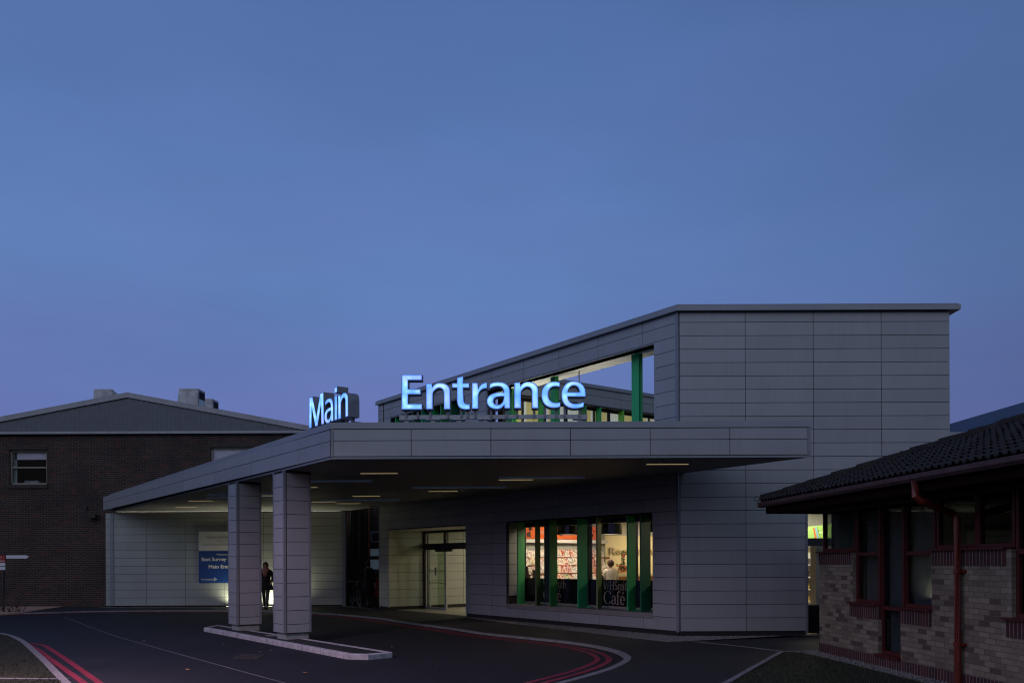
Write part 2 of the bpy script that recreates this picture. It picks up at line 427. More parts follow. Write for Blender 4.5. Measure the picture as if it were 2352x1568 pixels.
# ================================================================== GROUND
def ground_poly(name, pts, z, mat, th=.3):
    mb = MB(); mb.prism([(p[0],p[1]) for p in pts], z-th, z); return mb.build(name, mat)
mb = MB(); mb.quad((-900,-300,-.06),(900,-300,-.06),(900,1500,-.06),(-900,1500,-.06))
struct(mb.build('ground', M['ground']))
mb = MB(); mb.sheet([(-60,-20),(60,-20),(60,70),(-60,70)], 0.0)
struct(mb.build('road', M['asphalt']))
def smooth(pts, n=6):
    out = []
    P = [pts[0]] + list(pts) + [pts[-1]]
    for i in range(1, len(P)-2):
        for k in range(n):
            t = k/n; a,b,c,d = P[i-1],P[i],P[i+1],P[i+2]
            out.append(.5*((2*b) + (c-a)*t + (2*a-5*b+4*c-d)*t*t + (3*b-a-3*c+d)*t**3))
    out.append(P[-2]); return out
def offs(line, d):
    out = []
    for i, p in enumerate(line):
        t = (line[min(i+1,len(line)-1)] - line[max(i-1,0)]); t.z = 0; t.normalize()
        out.append(p + Vector((-t.y, t.x, 0))*d)
    return out
def band(mb, line, d0, d1, z0, z1=None):
    a, b = offs(line, d0), offs(line, d1); n = len(line)
    if z1 is None:
        mb.add([(p.x,p.y,z0) for p in a]+[(p.x,p.y,z0) for p in b], [(i,i+1,n+i+1,n+i) for i in range(n-1)])
    else:
        vs = [(p.x,p.y,z0) for p in a]+[(p.x,p.y,z0) for p in b]+[(p.x,p.y,z1) for p in a]+[(p.x,p.y,z1) for p in b]
        fs = []
        for i in range(n-1):
            fs += [(2*n+i,2*n+i+1,3*n+i+1,3*n+i),(i,i+1,2*n+i+1,2*n+i),(n+i+1,n+i,3*n+i,3*n+i+1)]
        fs += [(0,n,3*n,2*n),(2*n-1,n-1,3*n-1,4*n-1)]
        mb.add(vs, fs)
kl = [G(x,y,0) for x,y in ((-260,1410),(35,1409.5),(217,1405),(400,1403.5),(560,1404),(710,1408),(856,1420),(922,1430),(1037,1445.5),(1111,1457),(1278,1474.5),(1358,1486),(1408,1498),(1430,1509),(1433,1517),(1420,1527),(1385,1542),(1325,1560),(1240,1583),(1100,1622))]
kl = smooth(kl, 6)
mb = MB(); band(mb, kl, 0.0, .125, -.1, PAV+.003)
struct(mb.build('kerb', M['concrete']))
ko = offs(kl, .124)
poly = [(p.x,p.y) for p in ko] + [(12,4),(60,4),(60,69),(-60,69),(-60,ko[0].y)]
struct(ground_poly('pavement', poly, PAV, M['asphalt2']))
mb = MB(); band(mb, kl, -.32, -.215, .005); band(mb, kl, -.53, -.425, .005)
struct(mb.build('red_lines', M['red_line'], recalc=False))
# left verge with its kerb
vl = smooth([G(x,y,0) for x,y in ((-200,1448),(-60,1452),(0,1457),(33,1464),(60,1477),(86,1499),(116,1527),(157,1568),(230,1640))], 5)
mb = MB(); band(mb, vl, -.005, -.12, -.1, .055); 
bl = [G(-200,1565,0), G(0,1565,0), G(150,1566,0)]
band(mb, bl, 0, .1, -.1, .05)
struct(mb.build('kerb', M['concrete']))
vo = offs(vl, -.12)
struct(ground_poly('verge', [(p.x,p.y) for p in vo]+[(-14,5),(-14,vo[0].y)], .045, M['grass']))
mb = MB()
for pts in (((64,1476),(99,1481),(127,1497),(163,1521),(204,1550),(250,1583)), ((67,1480),(92,1494),(115,1512),(146,1534),(177,1556),(216,1585))):
    band(mb, smooth([G(x,y,0) for x,y in pts], 5), .05, -.055, .005)
struct(mb.build('red_lines', M['red_line'], recalc=False))
mb = MB(); band(mb, [G(x,y,0) for x,y in ((146,1415.5),(206,1439),(267.5,1461),(420,1504),(588,1550),(700,1580))], -.016, .016, .004)
struct(mb.build('road_seam', M['white_line'], recalc=False))
# right grass, edging, gravel
gl = [G(x,y,PAV) for x,y in ((1600,1597),(1665,1568),(1730,1531),(1792,1497))]
mb = MB(); band(mb, gl, 0, -.09, -.05, PAV+.03)
band(mb, [G(1792,1496,PAV), G(1836,1496.5,PAV), G(1884,1493,PAV)], 0, -.05, -.05, PAV+.02)
band(mb, [G(1596,1472.3,PAV), G(1700,1483,PAV), G(1792,1494,PAV)], 0, -.035, -.05, PAV+.008)
struct(mb.build('path_edging', M['concrete']))
# ================================================================== scatter
def stones(name, polys, n, z, smin, smax, mat):
    mb = MB()
    def inside(p, poly):
        c = False; j = len(poly)-1
        for i in range(len(poly)):
            if (poly[i][1] > p[1]) != (poly[j][1] > p[1]) and p[0] < (poly[j][0]-poly[i][0])*(p[1]-poly[i][1])/(poly[j][1]-poly[i][1])+poly[i][0]: c = not c
            j = i
        return c
    for poly, cnt in zip(polys, n):
        xs = [p[0] for p in poly]; ys = [p[1] for p in poly]; k = 0; tries = 0
        while k < cnt and tries < cnt*40:
            tries += 1
            p = (random.uniform(min(xs),max(xs)), random.uniform(min(ys),max(ys)))
            if not inside(p, poly): continue
            k += 1; s = random.uniform(smin, smax); a = random.uniform(0, 6.28)
            ca, sa = math.cos(a)*s, math.sin(a)*s; h = s*random.uniform(.5,.9); q = random.uniform(.6,1)
            mb.add([(p[0]+ca,p[1]+sa,z),(p[0]-sa*q,p[1]+ca*q,z+h*.2),(p[0]-ca,p[1]-sa,z),(p[0]+sa*q,p[1]-ca*q,z+h*.1),(p[0]+ca*.2,p[1]+sa*.2,z+h)],
                   [(0,1,4),(1,2,4),(2,3,4),(3,0,4)])
    o = mb.build(name, mat, recalc=False); o['kind'] = 'stuff'; return o
wpt = lambda u, v=0: (FW((u,v,0)).x, FW((u,v,0)).y)
gv_edge = [G(x,y,PAV) for x,y in ((1046,1414),(1111,1424),(1325,1450.3),(1529,1473.7),(1545,1474),(1866,1456.5))]
bed1 = [(p.x,p.y) for p in gv_edge] + [(7.0, YT), (TX, YT), wpt(8.6)]
bed2 = [(D(245,1393,YR).x, YR), (-6.3,YR), (-4.9,31.2), wpt(14.4,-.25), (-6.4,32.65), (-16,32.7)]
fb_o = G(1882.4, 1496, PAV); fb_o.z = 0
eB = Vector((.0804,-.9968,0)).normalized(); nB = Vector((-eB.y, eB.x, 0))
FB = Frame(fb_o, eB, nB)
def Bs(x, b=0.0):
    rx = (x-CX)/F; o = fb_o + nB*b
    return (rx*o.y - o.x)/(eB.x - rx*eB.y)
bp = lambda s, b=0: (FB((s,b,0)).x, FB((s,b,0)).y)
bed3 = [bp(-.2,0), bp(10,0), bp(10,-.35), bp(2,-.35), (G(1836,1497,PAV).x, G(1836,1497,PAV).y)]
mbb = MB()
for b in (bed1, bed2, bed3): mbb.sheet(b, PAV+.006)
struct(mbb.build('gravel_bed', M['gravelbed'], recalc=False), 'stuff')
stones('gravel', [bed1, bed2, bed3], [9000, 1500, 2500], PAV+.006, .008, .026, M['stone'])
grass_r = [(p.x+.09,p.y) for p in gl] + [(G(1836,1498,PAV).x, G(1836,1498,PAV).y), bp(2,-.36), bp(10,-.36), (6.2,5.5)]
struct(ground_poly('lawn', grass_r, PAV+.008, M['grass'], .2))
def grass(name, polys, n, z):
    mb = MB()
    for poly, cnt in zip(polys, n):
        xs = [p[0] for p in poly]; ys = [p[1] for p in poly]
        cen = [(random.uniform(min(xs),max(xs)), random.uniform(min(ys),max(ys))) for _ in range(40)]
        for _ in range(cnt):
            c = random.choice(cen) if random.random() < .5 else None
            p = (random.gauss(c[0],.25), random.gauss(c[1],.35)) if c else (random.uniform(min(xs),max(xs)), random.uniform(min(ys),max(ys)))
            c_ = False; j = len(poly)-1
            for i in range(len(poly)):
                if (poly[i][1] > p[1]) != (poly[j][1] > p[1]) and p[0] < (poly[j][0]-poly[i][0])*(p[1]-poly[i][1])/(poly[j][1]-poly[i][1])+poly[i][0]: c_ = not c_
                j = i
            if not c_: continue
            a = random.uniform(0,6.28); h = random.uniform(.015,.05); w = .006
            lx, ly = random.gauss(0,.02), random.gauss(0,.02)
            mb.add([(p[0]-w*math.cos(a),p[1]-w*math.sin(a),z),(p[0]+w*math.cos(a),p[1]+w*math.sin(a),z),(p[0]+lx,p[1]+ly,z+h)], [(0,1,2)])
    o = mb.build(name, M['blade'], recalc=False); o['kind'] = 'stuff'; return o
verge = [(p.x,p.y) for p in vo]+[(-14,9),(-14,vo[0].y)]
grass('grass', [verge, grass_r], [26000, 26000], .045)
# traffic island
it = .1
i1 = [G(468,1449,0), G(797.5,1513.3,0), G(846,1514.5,0), G(901,1509.5,0)]
b0, b1 = G(500,1434,it), G(895,1496,it)
isl = [(p.x,p.y) for p in i1] + [(b1.x+.05,b1.y), (b0.x,b0.y)]
cen = Vector((sum(p[0] for p in isl)/6, sum(p[1] for p in isl)/6, 0))
def inset(poly, d):
    out = []; n = len(poly)
    ar = sum(poly[i][0]*poly[(i+1)%n][1]-poly[(i+1)%n][0]*poly[i][1] for i in range(n))
    sg = 1 if ar > 0 else -1
    for i in range(n):
        p0, p1, p2 = Vector(poly[i-1]), Vector(poly[i]), Vector(poly[(i+1)%n])
        e1, e2 = (p1-p0).normalized(), (p2-p1).normalized()
        n1, n2 = Vector((-e1.y,e1.x))*sg, Vector((-e2.y,e2.x))*sg
        k = n1+n2; k = k/max(.35, k.length_squared/2)
        k *= 1/ max(1e-6,1)
        out.append(tuple(p1 + k*d*1.0))
    return out
isin = inset(isl, .125)
mb = MB(); n = 6
mb.add([(p[0],p[1],-.1) for p in isl]+[(p[0],p[1],it-.012) for p in isl]+[(p[0],p[1],it) for p in inset(isl,.012)]+[(p[0],p[1],it) for p in isin]+[(p[0],p[1],0) for p in isin],
       [f for i in range(n) for f in ((i,(i+1)%n,n+(i+1)%n,n+i),(n+i,n+(i+1)%n,2*n+(i+1)%n,2*n+i),(2*n+i,2*n+(i+1)%n,3*n+(i+1)%n,3*n+i),(3*n+i,3*n+(i+1)%n,4*n+(i+1)%n,4*n+i))])
# joints between kerb stones: thin dark slots
struct(mb.build('island_kerb', M['islandkerb']))
mb = MB()
for a, b in ((0,1),(5,4)):
    A, B = Vector((*isl[a],0)), Vector((*isl[b],0)); d = (B-A); ln = d.length; d.normalize(); nn = Vector((-d.y,d.x,0))*(1 if a==0 else -1)
    k = .6
    while k < ln-.2:
        p = A + d*k
        mb.add([(p - d*.006 - nn*.004 + Vector((0,0,z)))[:] for z in (0,it+.002)] + [(p + d*.006 - nn*.004 + Vector((0,0,z)))[:] for z in (0,it+.002)] +
               [(p - d*.006 + nn*.12 + Vector((0,0,it+.002)))[:], (p + d*.006 + nn*.12 + Vector((0,0,it+.002)))[:]], [(0,2,3,1),(1,3,5,4)])
        k += .915
struct(mb.build('kerb_joints', M['backing'], recalc=False))
struct(ground_poly('island_top', isin, it-.008, M['asphalt2'], .05))
# gully grate, cover on the island, fallen leaves
gp = [G(x,y,0) for x,y in ((532,1512),(590,1513.5),(612,1503),(556,1502))]
mb = MB(); a, b, c, d = gp
for i in range(9):
    t0, t1 = i/9+.02, (i+1)/9-.035
    q = [a.lerp(b,t0), a.lerp(b,t1), d.lerp(c,t1), d.lerp(c,t0)]
    mb.prism([(p.x,p.y) for p in q], .001, .012)
for j in range(4):
    t0, t1 = j/3.0-.03 if j else 0, j/3.0+.03 if j < 3 else 1
    q = [a.lerp(d,t0), b.lerp(c,t0), b.lerp(c,min(1,t1)), a.lerp(d,min(1,t1))]
    mb.prism([(p.x,p.y) for p in q], .001, .009)
tag(mb.build('drain_grate', plain('cast_iron', (.07,.06,.058), .6, .4)), 'square cast iron drain grate set in the road beside the island', 'drain grate')
gc = G(634, 1457.3, it)
mb = MB(); mb.lathe([(.24,-.01),(.24,.004),(.22,.006)], (gc.x,gc.y,it-.008), 20)
tag(mb.build('utility_cover', M['sill']), 'small pale round cover lying on the island between the columns', 'cover')
lm = MB(); lm.add([(-.05,0,.006),(-.01,-.03,.012),(.05,0,.02),(0,.03,.01),(0,0,.004)], [(0,1,4),(1,2,4),(2,3,4),(3,0,4)])
l0 = lm.build('fallen_leaf', M['leaf'], recalc=False)
tag(l0, 'small curled dry leaf lying on the dark road', 'leaf', 'dry leaves scattered on the road')
for i, (x,y) in enumerate(((602,1486),(622,1493),(597,1497),(512,1480),(585,1509),(250,1490),(330,1472),(900,1486),(1250,1508),(1010,1540),(430,1538),(700,1545))):
    o = l0 if i == 0 else l0.copy()
    if i: COL.objects.link(o)
    p = G(x,y,0); o.location = (p.x,p.y,.004); o.rotation_euler = (0,0,random.uniform(0,6)); s = random.uniform(.7,1.3); o.scale = (s,s,s)
# ================================================================== ENTRANCE BUILDING
Uend = Wu(872); uD0, uD1 = Wu(893), Wu(1070.5); uW0, uW1 = Wu(1500), Wu(1167)
uO0, uO1 = Wu(1505), Wu(1121); uC0, uC1 = Wu(1070), Wu(899)
ZH, ZHU = 2.9, 6.89
vD, vG = 1.48, .6
bld = thing('entrance_building', 'grey panel clad entrance building with a tower block and long lit shop window', 'building', (T.x, T.y, 0))
holesW = [(uW0,uW1,.41,ZH), (uD1,uD0,-1,ZH), (uO0,uO1,4.3,ZHU), (uC0,uC1,4.3,ZHU)]
k0 = Wu(1478.5)
ul = [0.05] + [k0 + L*k for k in range(0, 9)] + [Uend]
mb = MB(FW); clad(mb, ul, rowz, -.018, .01, holesW)
mb.build('side_wall', M['clad'], bld)
mb = MB(FW)
for r in rects(0.02, Uend-.01, .02, ZCB, holesW): mb.box(r[0],r[1],.010,.30,r[2],r[3])
mb.build('wall_core', M['backing'], bld)
mb = MB(FW); mb.box(-.02,.06,-.03,.05,.14,ZCB)
mb.box(uD0-.03,uD0+.03,-.03,.012,.14,ZH); mb.box(Uend-.04,Uend+.015,-.025,.3,.1,ZCB)
mb.box(uO1-.02,uO1+.05,-.03,.02,4.3,ZHU)
each(mb, 'corner_trim', M['trim'], bld)
# tower front
xs = [TX+.03, TX+L-.02, TX+2*L-.02, TX+3*L-.02, TX+4*L-.02]
XR = D(2181,900,YT).x; xs[-1] = XR
xg0 = D(1852,1300,YT).x
holesT = [(xg0, XR+1, -1, 3.02)]
mb = MB(); clad(mb, xs, rowz, YT-.018, YT+.01, holesT)
mb.build('front_wall', M['clad'], bld)
mb = MB()
for r in rects(TX+.02, XR-.01, .0, ZCB, holesT): mb.box(r[0],r[1],YT+.012,YT+.3,r[2],r[3])
mb.box(XR-.3, XR-.012, YT+.31, YT+5.4, .1, ZCB-.01)
mb.build('wall_core', M['backing'], bld)
mb = MB(); clad(mb, [YT+.03+L*k for k in range(4)], [z for z in rowz if z > 3.0], 0, .03)
mb.v = [Vector((XR-.012+p[1], p[0], p[2])) for p in mb.v]
mb.build('end_wall', M['clad'], bld)
mb = MB(); mb.box(xg0-.02,xg0+.03,YT-.03,YT+.3,.1,3.02); mb.box(xg0+.03,XR,YT-.02,YT+.25,2.98,3.03)
each(mb, 'window_trim', M['trim'], bld)
# roof, copings, beam over the terrace opening
mb = MB()
mb.prism([(TX-.053,YT-.13),(XR+.2,YT-.13),(XR+.2,YT+5.7),tuple(FW((uO0,5.5,0))[:2]),tuple(FW((uO0,.82,0))[:2]),tuple(FW((Uend+.06,.82,0))[:2]),tuple(FW((Uend+.06,-.12,0))[:2])], ZCB+.005, ZTOP)
mb.build('coping', M['coping'], bld)
mb = MB(); mb.prism([(TX-.03,YT-.10),(XR+.17,YT-.10),(XR+.17,YT+5.6),tuple(FW((uO0,5.4,0))[:2]),tuple(FW((uO0,.8,0))[:2]),tuple(FW((Uend+.04,.8,0))[:2]),tuple(FW((Uend+.04,-.09,0))[:2])], ZTOP-.002, ZTOP+.03)
mb.build('roof_deck', M['trim'], bld)
mb = MB(FW); mb.box(uO0,Uend-.05,.301,.80,ZHU+.03,ZCB); mb.build('beam_core', M['backing'], bld)
mb = MB(FW); mb.box(uO0+.01,uO1,.0,.81,ZHU,ZHU+.028); mb.build('beam_soffit', M['white_soffit'], bld)
for uu in (6.6, 3.6):  # unseen uplights, added to brighten the beam soffit
    p_ = FW((uu,.55,4.62)); l_ = bpy.data.lights.new('soffit_fill_uplight','SPOT'); l_.energy = 170 if uu > 5 else 85; l_.color = (1,.95,.80); l_.spot_size = R(120); l_.spot_blend = .8; l_.shadow_soft_size = .1
    o = bpy.data.objects.new('soffit_fill_uplight', l_); COL.objects.link(o); o.location = p_; o.rotation_euler = (R(180),0,0)
    mb = MB(FW); mb.box(uu-.12,uu+.12,.45,.65,4.5,4.58); mb.build('soffit_fill_uplight', M['dark'], bld)
    mb = MB(FW); mb.box(uu-.1,uu+.1,.47,.63,4.581,4.586); mb.build('fill_uplight_lens', emit('soffit_fill_glow', (1,.95,.8), 2.0), bld)
mb = MB(FW); mb.box(uO0+.005,uO1+.01,-.022,.03,ZHU-.012,ZHU+.012); mb.box(uC0,uC1,-.022,.03,ZHU-.02,ZHU+.012); each(mb, 'beam_edge', M['trim'], bld)
# jamb behind the tower side of the terrace opening
mb = MB(FW); mb.box(uO0-.3,uO0-.01,.301,5.4,4.3,ZCB-.02); mb.build('jamb_wall', M['clad'], bld)
# terrace wing: wall running back from the opening, with a strip window and fins
mb = MB(FW); vv = [.85+L*k for k in range(9)]
clad(mb, vv, [ZCB,7.22,6.91], 0, .03)
mb.v = [Vector((uO1-.012+p[1], p[0], p[2])) for p in mb.v]
mb.build('wing_wall', M['clad2'], bld)
mb = MB(FW); mb.box(uO1+.02,uO1+.3,.82,13.2,6.91,ZCB); mb.box(uO1+.35,uO1+.6,.82,13.2,4.3,6.9); mb.build('wing_core', M['backing'], bld)
mb = MB(FW); mb.box(uO1-.06,uO1+.4,.83,13.3,ZCB+.005,ZTOP); mb.build('wing_coping', M['coping'], bld)
mb = MB(FW); mb.box(uO1-.02,uO1+.34,.9,13.2,6.87,6.905); mb.build('wing_soffit', M['darkframe'], bld)
def strip_window(name, along, lo, hi, plane, zlo, zhi, seed, sign):
    rnd = random.Random(seed); w = thing(name, None, None, tuple(FW((plane,lo,zlo)) if along == 'v' else FW((lo,plane,zlo))), None)
    w.parent = bld; w.location = Vector(w.location) - LOC[bld.name]
    LOC[w.name] = LOC[bld.name] + w.location
    def bx(mb, a0,a1,d0,d1,z0,z1):
        if along == 'v': mb.box(plane+d0, plane+d1, a0, a1, z0, z1)
        else: mb.box(a0,a1,plane+d0,plane+d1,z0,z1)
    fr, bl, pn, dk = MB(FW), MB(FW), MB(FW), MB(FW)
    p = lo
    while p < hi-.3:
        wd = rnd.choice((.5,.7,.9)); e = min(p+wd, hi)
        bx(fr, p, p+.05, 0, .06, zlo, zhi); 
        bx(pn, p+.05, e, .02, .026, zlo, zhi)
        q = p+.07
        while q < e-.08:
            ww = rnd.choice((.12,.2,.28)); f = min(q+ww, e-.01)
            bx(bl if rnd.random() < .55 else dk, q, f, .045+rnd.random()*.02, .07, zlo, zhi)
            q = f + .012
        p = e
    bx(fr, lo, hi, .0, .06, zhi-.08, zhi)
    fr.build('frame', M['darkframe'], w); pn.build('pane', M['glass'], w)
    bl.build('yellow_blind', emit('blind_yellow_glow', (.55,.45,.17), .5), w); dk.build('white_blind', emit('blind_white_glow', (.62,.62,.56), .5), w)  # light of the rooms behind is put into the blinds as their own glow
    return w
w = strip_window('wing_window', 'v', 1.0, 13.0, uO1+.22, 4.5, 6.86, 3, 1)
for i, v0 in enumerate((1.05, 2.1, 2.75, 3.9, 4.55, 5.6, 6.4, 7.7, 8.8, 10.1)):
    mb = MB(FW); mb.box(uO1-.04,uO1+.2,v0,v0+.05,4.5,6.865); mb.build('fin', M[('fin9','fin6','fin4','fin3','fin8')[i%5]], w)
w = strip_window('clerestory_window', 'u', uC0+.02, uC1-.02, .34, 4.5, 6.87, 5, 1)
for i in range(8):
    u0 = uC0+.25+i*.6; mb = MB(FW); mb.box(u0,u0+.05,.02,.32,4.5,6.868); mb.build('fin', M[('fin4','fin7','fin3','fin8')[i%4]], w)
mb = MB(FW); mb.box(uC0,uC1,.37,.6,4.4,6.9); mb.build('wall_core', M['backing'], bld)
# green posts standing in the terrace opening
def oval(mb, u0, u1, v, z0, z1, th=.09):
    n = 8; r = th/2; pts = [(u0,v-r)] + [(u1+r*math.sin(math.pi*k/n), v-r*math.cos(math.pi*k/n)) for k in range(n+1)] + [(u0,v+r)]
    mb.prism(pts, z0, z1)
for xp0, xp1, mat in ((1456.5,1473.5,'fin8'),(1270,1280.5,'fin6'),(1167,1181,'fin3')):
    u1_, u0_ = Wu(xp0,.4), Wu(xp1,.4)
    mb = MB(FW); oval(mb, u1_, u0_, .4, 4.3, ZHU-.002, .13); mb.build('post', M[mat], bld)
mb = MB(FW); mb.tube([(Wu(1332,.5),.5,4.3),(Wu(1332,.5),.5,ZHU)], .018, 8); mb.build('rod', M['galv'], bld)
mb = MB(FW); cu = Uend-.38
mb.tube([(cu,-.03,4.3),(cu,-.03,ZTOP+.02),(cu,.2,ZTOP+.05)], .012, 6); mb.build('conductor_cable', M['dark'], bld)
# terrace / first floor slab and ground-floor shell
mb = MB(); mb.prism([(TX+.5,YT+.32),(XR-.02,YT+.32),(XR-.02,YT+13),tuple(FW((14.3,13,0))[:2]),tuple(FW((14.3,.31,0))[:2]),tuple(FW((.5,.31,0))[:2])], 3.32, 3.6)
mb.build('floor_slab', M['backing'], bld)
mb = MB(); mb.prism([(TX+.4,YT+.31),(XR-.02,YT+.31),(XR-.02,YT+13),tuple(FW((14.4,13,0))[:2]),tuple(FW((14.4,.31,0))[:2]),tuple(FW((.4,.31,0))[:2])], .0, .05)
mb.build('interior_floor', M['floor_in'], bld)
# ---- door recess
uR = uD0
mb = MB(FW); clad(mb, [.012,vD], [z for z in rowz if z < 3.0], 0, .03); clad(mb, [vD+.16, vD+.16+L, vD+.16+2*L, vD+.16+3*L, vD+.16+4*L], [z for z in rowz if z < 3.0], 0, .03)
mb.v = [Vector((uR-.012+p[1], p[0], p[2])) for p in mb.v]
mb.build('recess_wall', M['clad2'], bld)
mb = MB(FW); mb.box(uR+.02,uR+.35,.31,12.9,.05,3.3); mb.build('wall_core', M['backing'], bld)
mb = MB(FW); mb.box(uD1+.01,uR-.02,.012,vD+.02,ZH-.02,ZH+.04); mb.build('recess_soffit', M['white_soffit'], bld)
mb = MB(FW); mb.box(uD1-.3,uD1-.0,.31,12.9,.05,3.3); mb.build('partition_wall', M['wall_cream'], bld)
mb = MB(FW); mb.box(uD1+.01,uR-.02,vD+.1,12.5,2.98,3.05); mb.build('lobby_ceiling', M['ceil_in'], bld)
mb = MB(FW); mb.box(uD1+.01,uR-.02,9.0,9.1,.05,2.98); mb.build('lobby_back_wall', M['wall_cream'], bld)
door = thing('entrance_door', None, None, tuple(FW((uD1,vD,0))))
door.parent = bld; door.location -= LOC[bld.name]; LOC[door.name] = LOC[bld.name]+door.location
mb = MB(FW); g = .03
um = Wu(1024, vD); us = Wu(988, vD)
mb.box(uR-.10,uR-.015,vD-.06,vD+.08,.05,ZH-.03)
mb.box(uD1+.02,uR-.10,vD-.05,vD+.07,2.80,ZH-.02)
mb.box(uD1+.02,uR-.10,vD-.10,vD+.10,2.20,2.42)
mb.box(um-.07,um+.07,vD-.05,vD+.07,2.42,2.80)
mb.box(uD1+.02,uD1+.1,vD-.05,vD+.07,.05,2.80)
mb.box(um-.6,um+.5,vD-.14,vD-.1,2.12,2.3)
mb.build('frame', M['dark'], door)
mb = MB(FW); mb.box(um-.045,um+.05,vD-.03,vD+.03,.05,2.20); mb.box(us-.02,us+.02,vD-.02,vD+.02,.05,2.2); mb.box(uR-.14,uR-.11,vD-.02,vD+.02,.05,2.8)
mb.box(um+.05,uR-.1,vD-.02,vD+.02,.05,.13); mb.box(uD1+.1,uD1+1.1,vD-.02,vD+.02,.05,.13); mb.box(uD1+1.1,uD1+1.16,vD-.03,vD+.03,.05,2.2)
each(mb, 'mullion', M['greytrim'], door)
mb = MB(FW); mb.box(um+.05,uR-.1,vD-.006,vD+.006,.13,2.2); mb.box(uD1+.1,uD1+1.1,vD-.006,vD+.006,.13,2.2)
each(mb, 'side_pane', M['glass'], door)
mb = MB(FW); mb.box(um+.07,uR-.1,vD-.006,vD+.006,2.42,2.8); mb.box(uD1+.1,um-.07,vD-.006,vD+.006,2.42,2.8); each(mb, 'transom_pane', M['glass'], door)
leaf = glass('green_tint_glass', (.78,.86,.74), .6)
mb = MB(FW); mb.box(um+.06,um+.62,vD+.04,vD+.052,.10,2.18); mb.build('sliding_leaf', leaf, door)
mb = MB(FW)
for zz in (1.42,.98):
    q = um+.1
    while q < uR-.2: mb.box(q,q+.05,vD-.012,vD-.0075,zz,zz+.05); q += .11
dots_ = mb.build('safety_dots', plain('frosted_dot', (.2,.22,.2), .6), door); dots_['kind'] = 'stuff'
mb = MB(FW); mb.box(um+.62,um+.74,vD-.012,vD-.0075,1.28,1.56); mb.build('notice', M['inkgrey'], door)
# ---- shop window
win = thing('shop_window', None, None, tuple(FW((uW0,0,.41)))); win.parent = bld; win.location -= LOC[bld.name]; LOC[win.name] = LOC[bld.name]+win.location
mb = MB(FW); mb.box(uW0-.0,uW1+.045,-.035,vG-.03,.42,.54); mb.build('sill', M['sill'], win)
mb = MB(FW); clad(mb, [.015,vG-.12], [z for z in rowz if .5 < z < 3], 0, .03); mb.v = [Vector((uW1-.016+p[1], p[0], p[2])) for p in mb.v]
mb.build('reveal', M['clad'], win)
mb = MB(FW); mb.box(uW0-.03,uW0,.012,vG,.54,ZH); mb.box(uW0,uW1,.012,vG+.1,ZH,ZH+.03); mb.box(uW1+.0,uW1+.05,-.03,.014,.54,ZH)
mb.box(uW1-.02,uW1+.03,vG-.12,vG+.05,.54,ZH); mb.box(uW0,uW1,vG-.04,vG+.06,2.76,ZH); mb.box(uW0,uW0+.05,vG-.04,vG+.06,.54,2.76)
mb.build('frame', M['dark'], win)
mb = MB(FW); mb.box(uW0+.05,uW1-.02,vG-.04,vG+.05,.541,.60); mb.build('bottom_rail', M['greytrim'], win)
for x0, x1 in ((1253,1260.5),(1344.3,1351),(1450,1456)):
    a, b = Wu(x1+4,vG), Wu(x0,vG)
    mb = MB(FW); mb.box(a,b,vG-.05,vG+.09,.6,2.76); mb.build('mullion', M['darkframe'], win)
mb = MB(FW); mb.box(uW0+.05,uW1-.02,vG-.004,vG+.004,.6,2.76); mb.build('pane', M['glass_shop'], win)
ZF = 1.285
mb = MB(FW); mb.box(uW0+.05,uW1-.02,vG-.012,vG-.005,.602,ZF); mb.build('film', M['film'], win)
fins = ((1188.6,1204,'fin1',50,.43),(1230.5,1239.7,'fin2',67,.40),(1262.6,1279,'fin3',48,.43),(1327,1348,'fin4',44,.46),(1370.8,1380,'fin5',66,.4),(1441,1458.5,'fin6',48,.44),(1471,1493,'fin7',40,.46))
for x0, x1, m, deg, ln in fins:
    p = FW((Wu(x0,.06),.06,0)); r0 = (der(x0,1287)[0]-CX)/F; r1 = (x1-CX)/F
    d = Vector((math.cos(R(deg)), math.sin(R(deg)), 0))
    t = (p.x - r1*p.y)/(r1*d.y - d.x); n_ = Vector((-d.y, d.x, 0))*.02
    mb = MB(); q = [p-n_, p+d*t-n_, p+d*t+n_, p+n_]
    mb.prism([(k.x,k.y) for k in q], .545, ZH-.004); mb.build('fin', M[m], win)
    e = p+d*t; mb = MB(); mb.box(e.x-.03,e.x+.10,e.y-.05,e.y+.03,.541,.575); mb.build('fin_bracket', M[m], win)
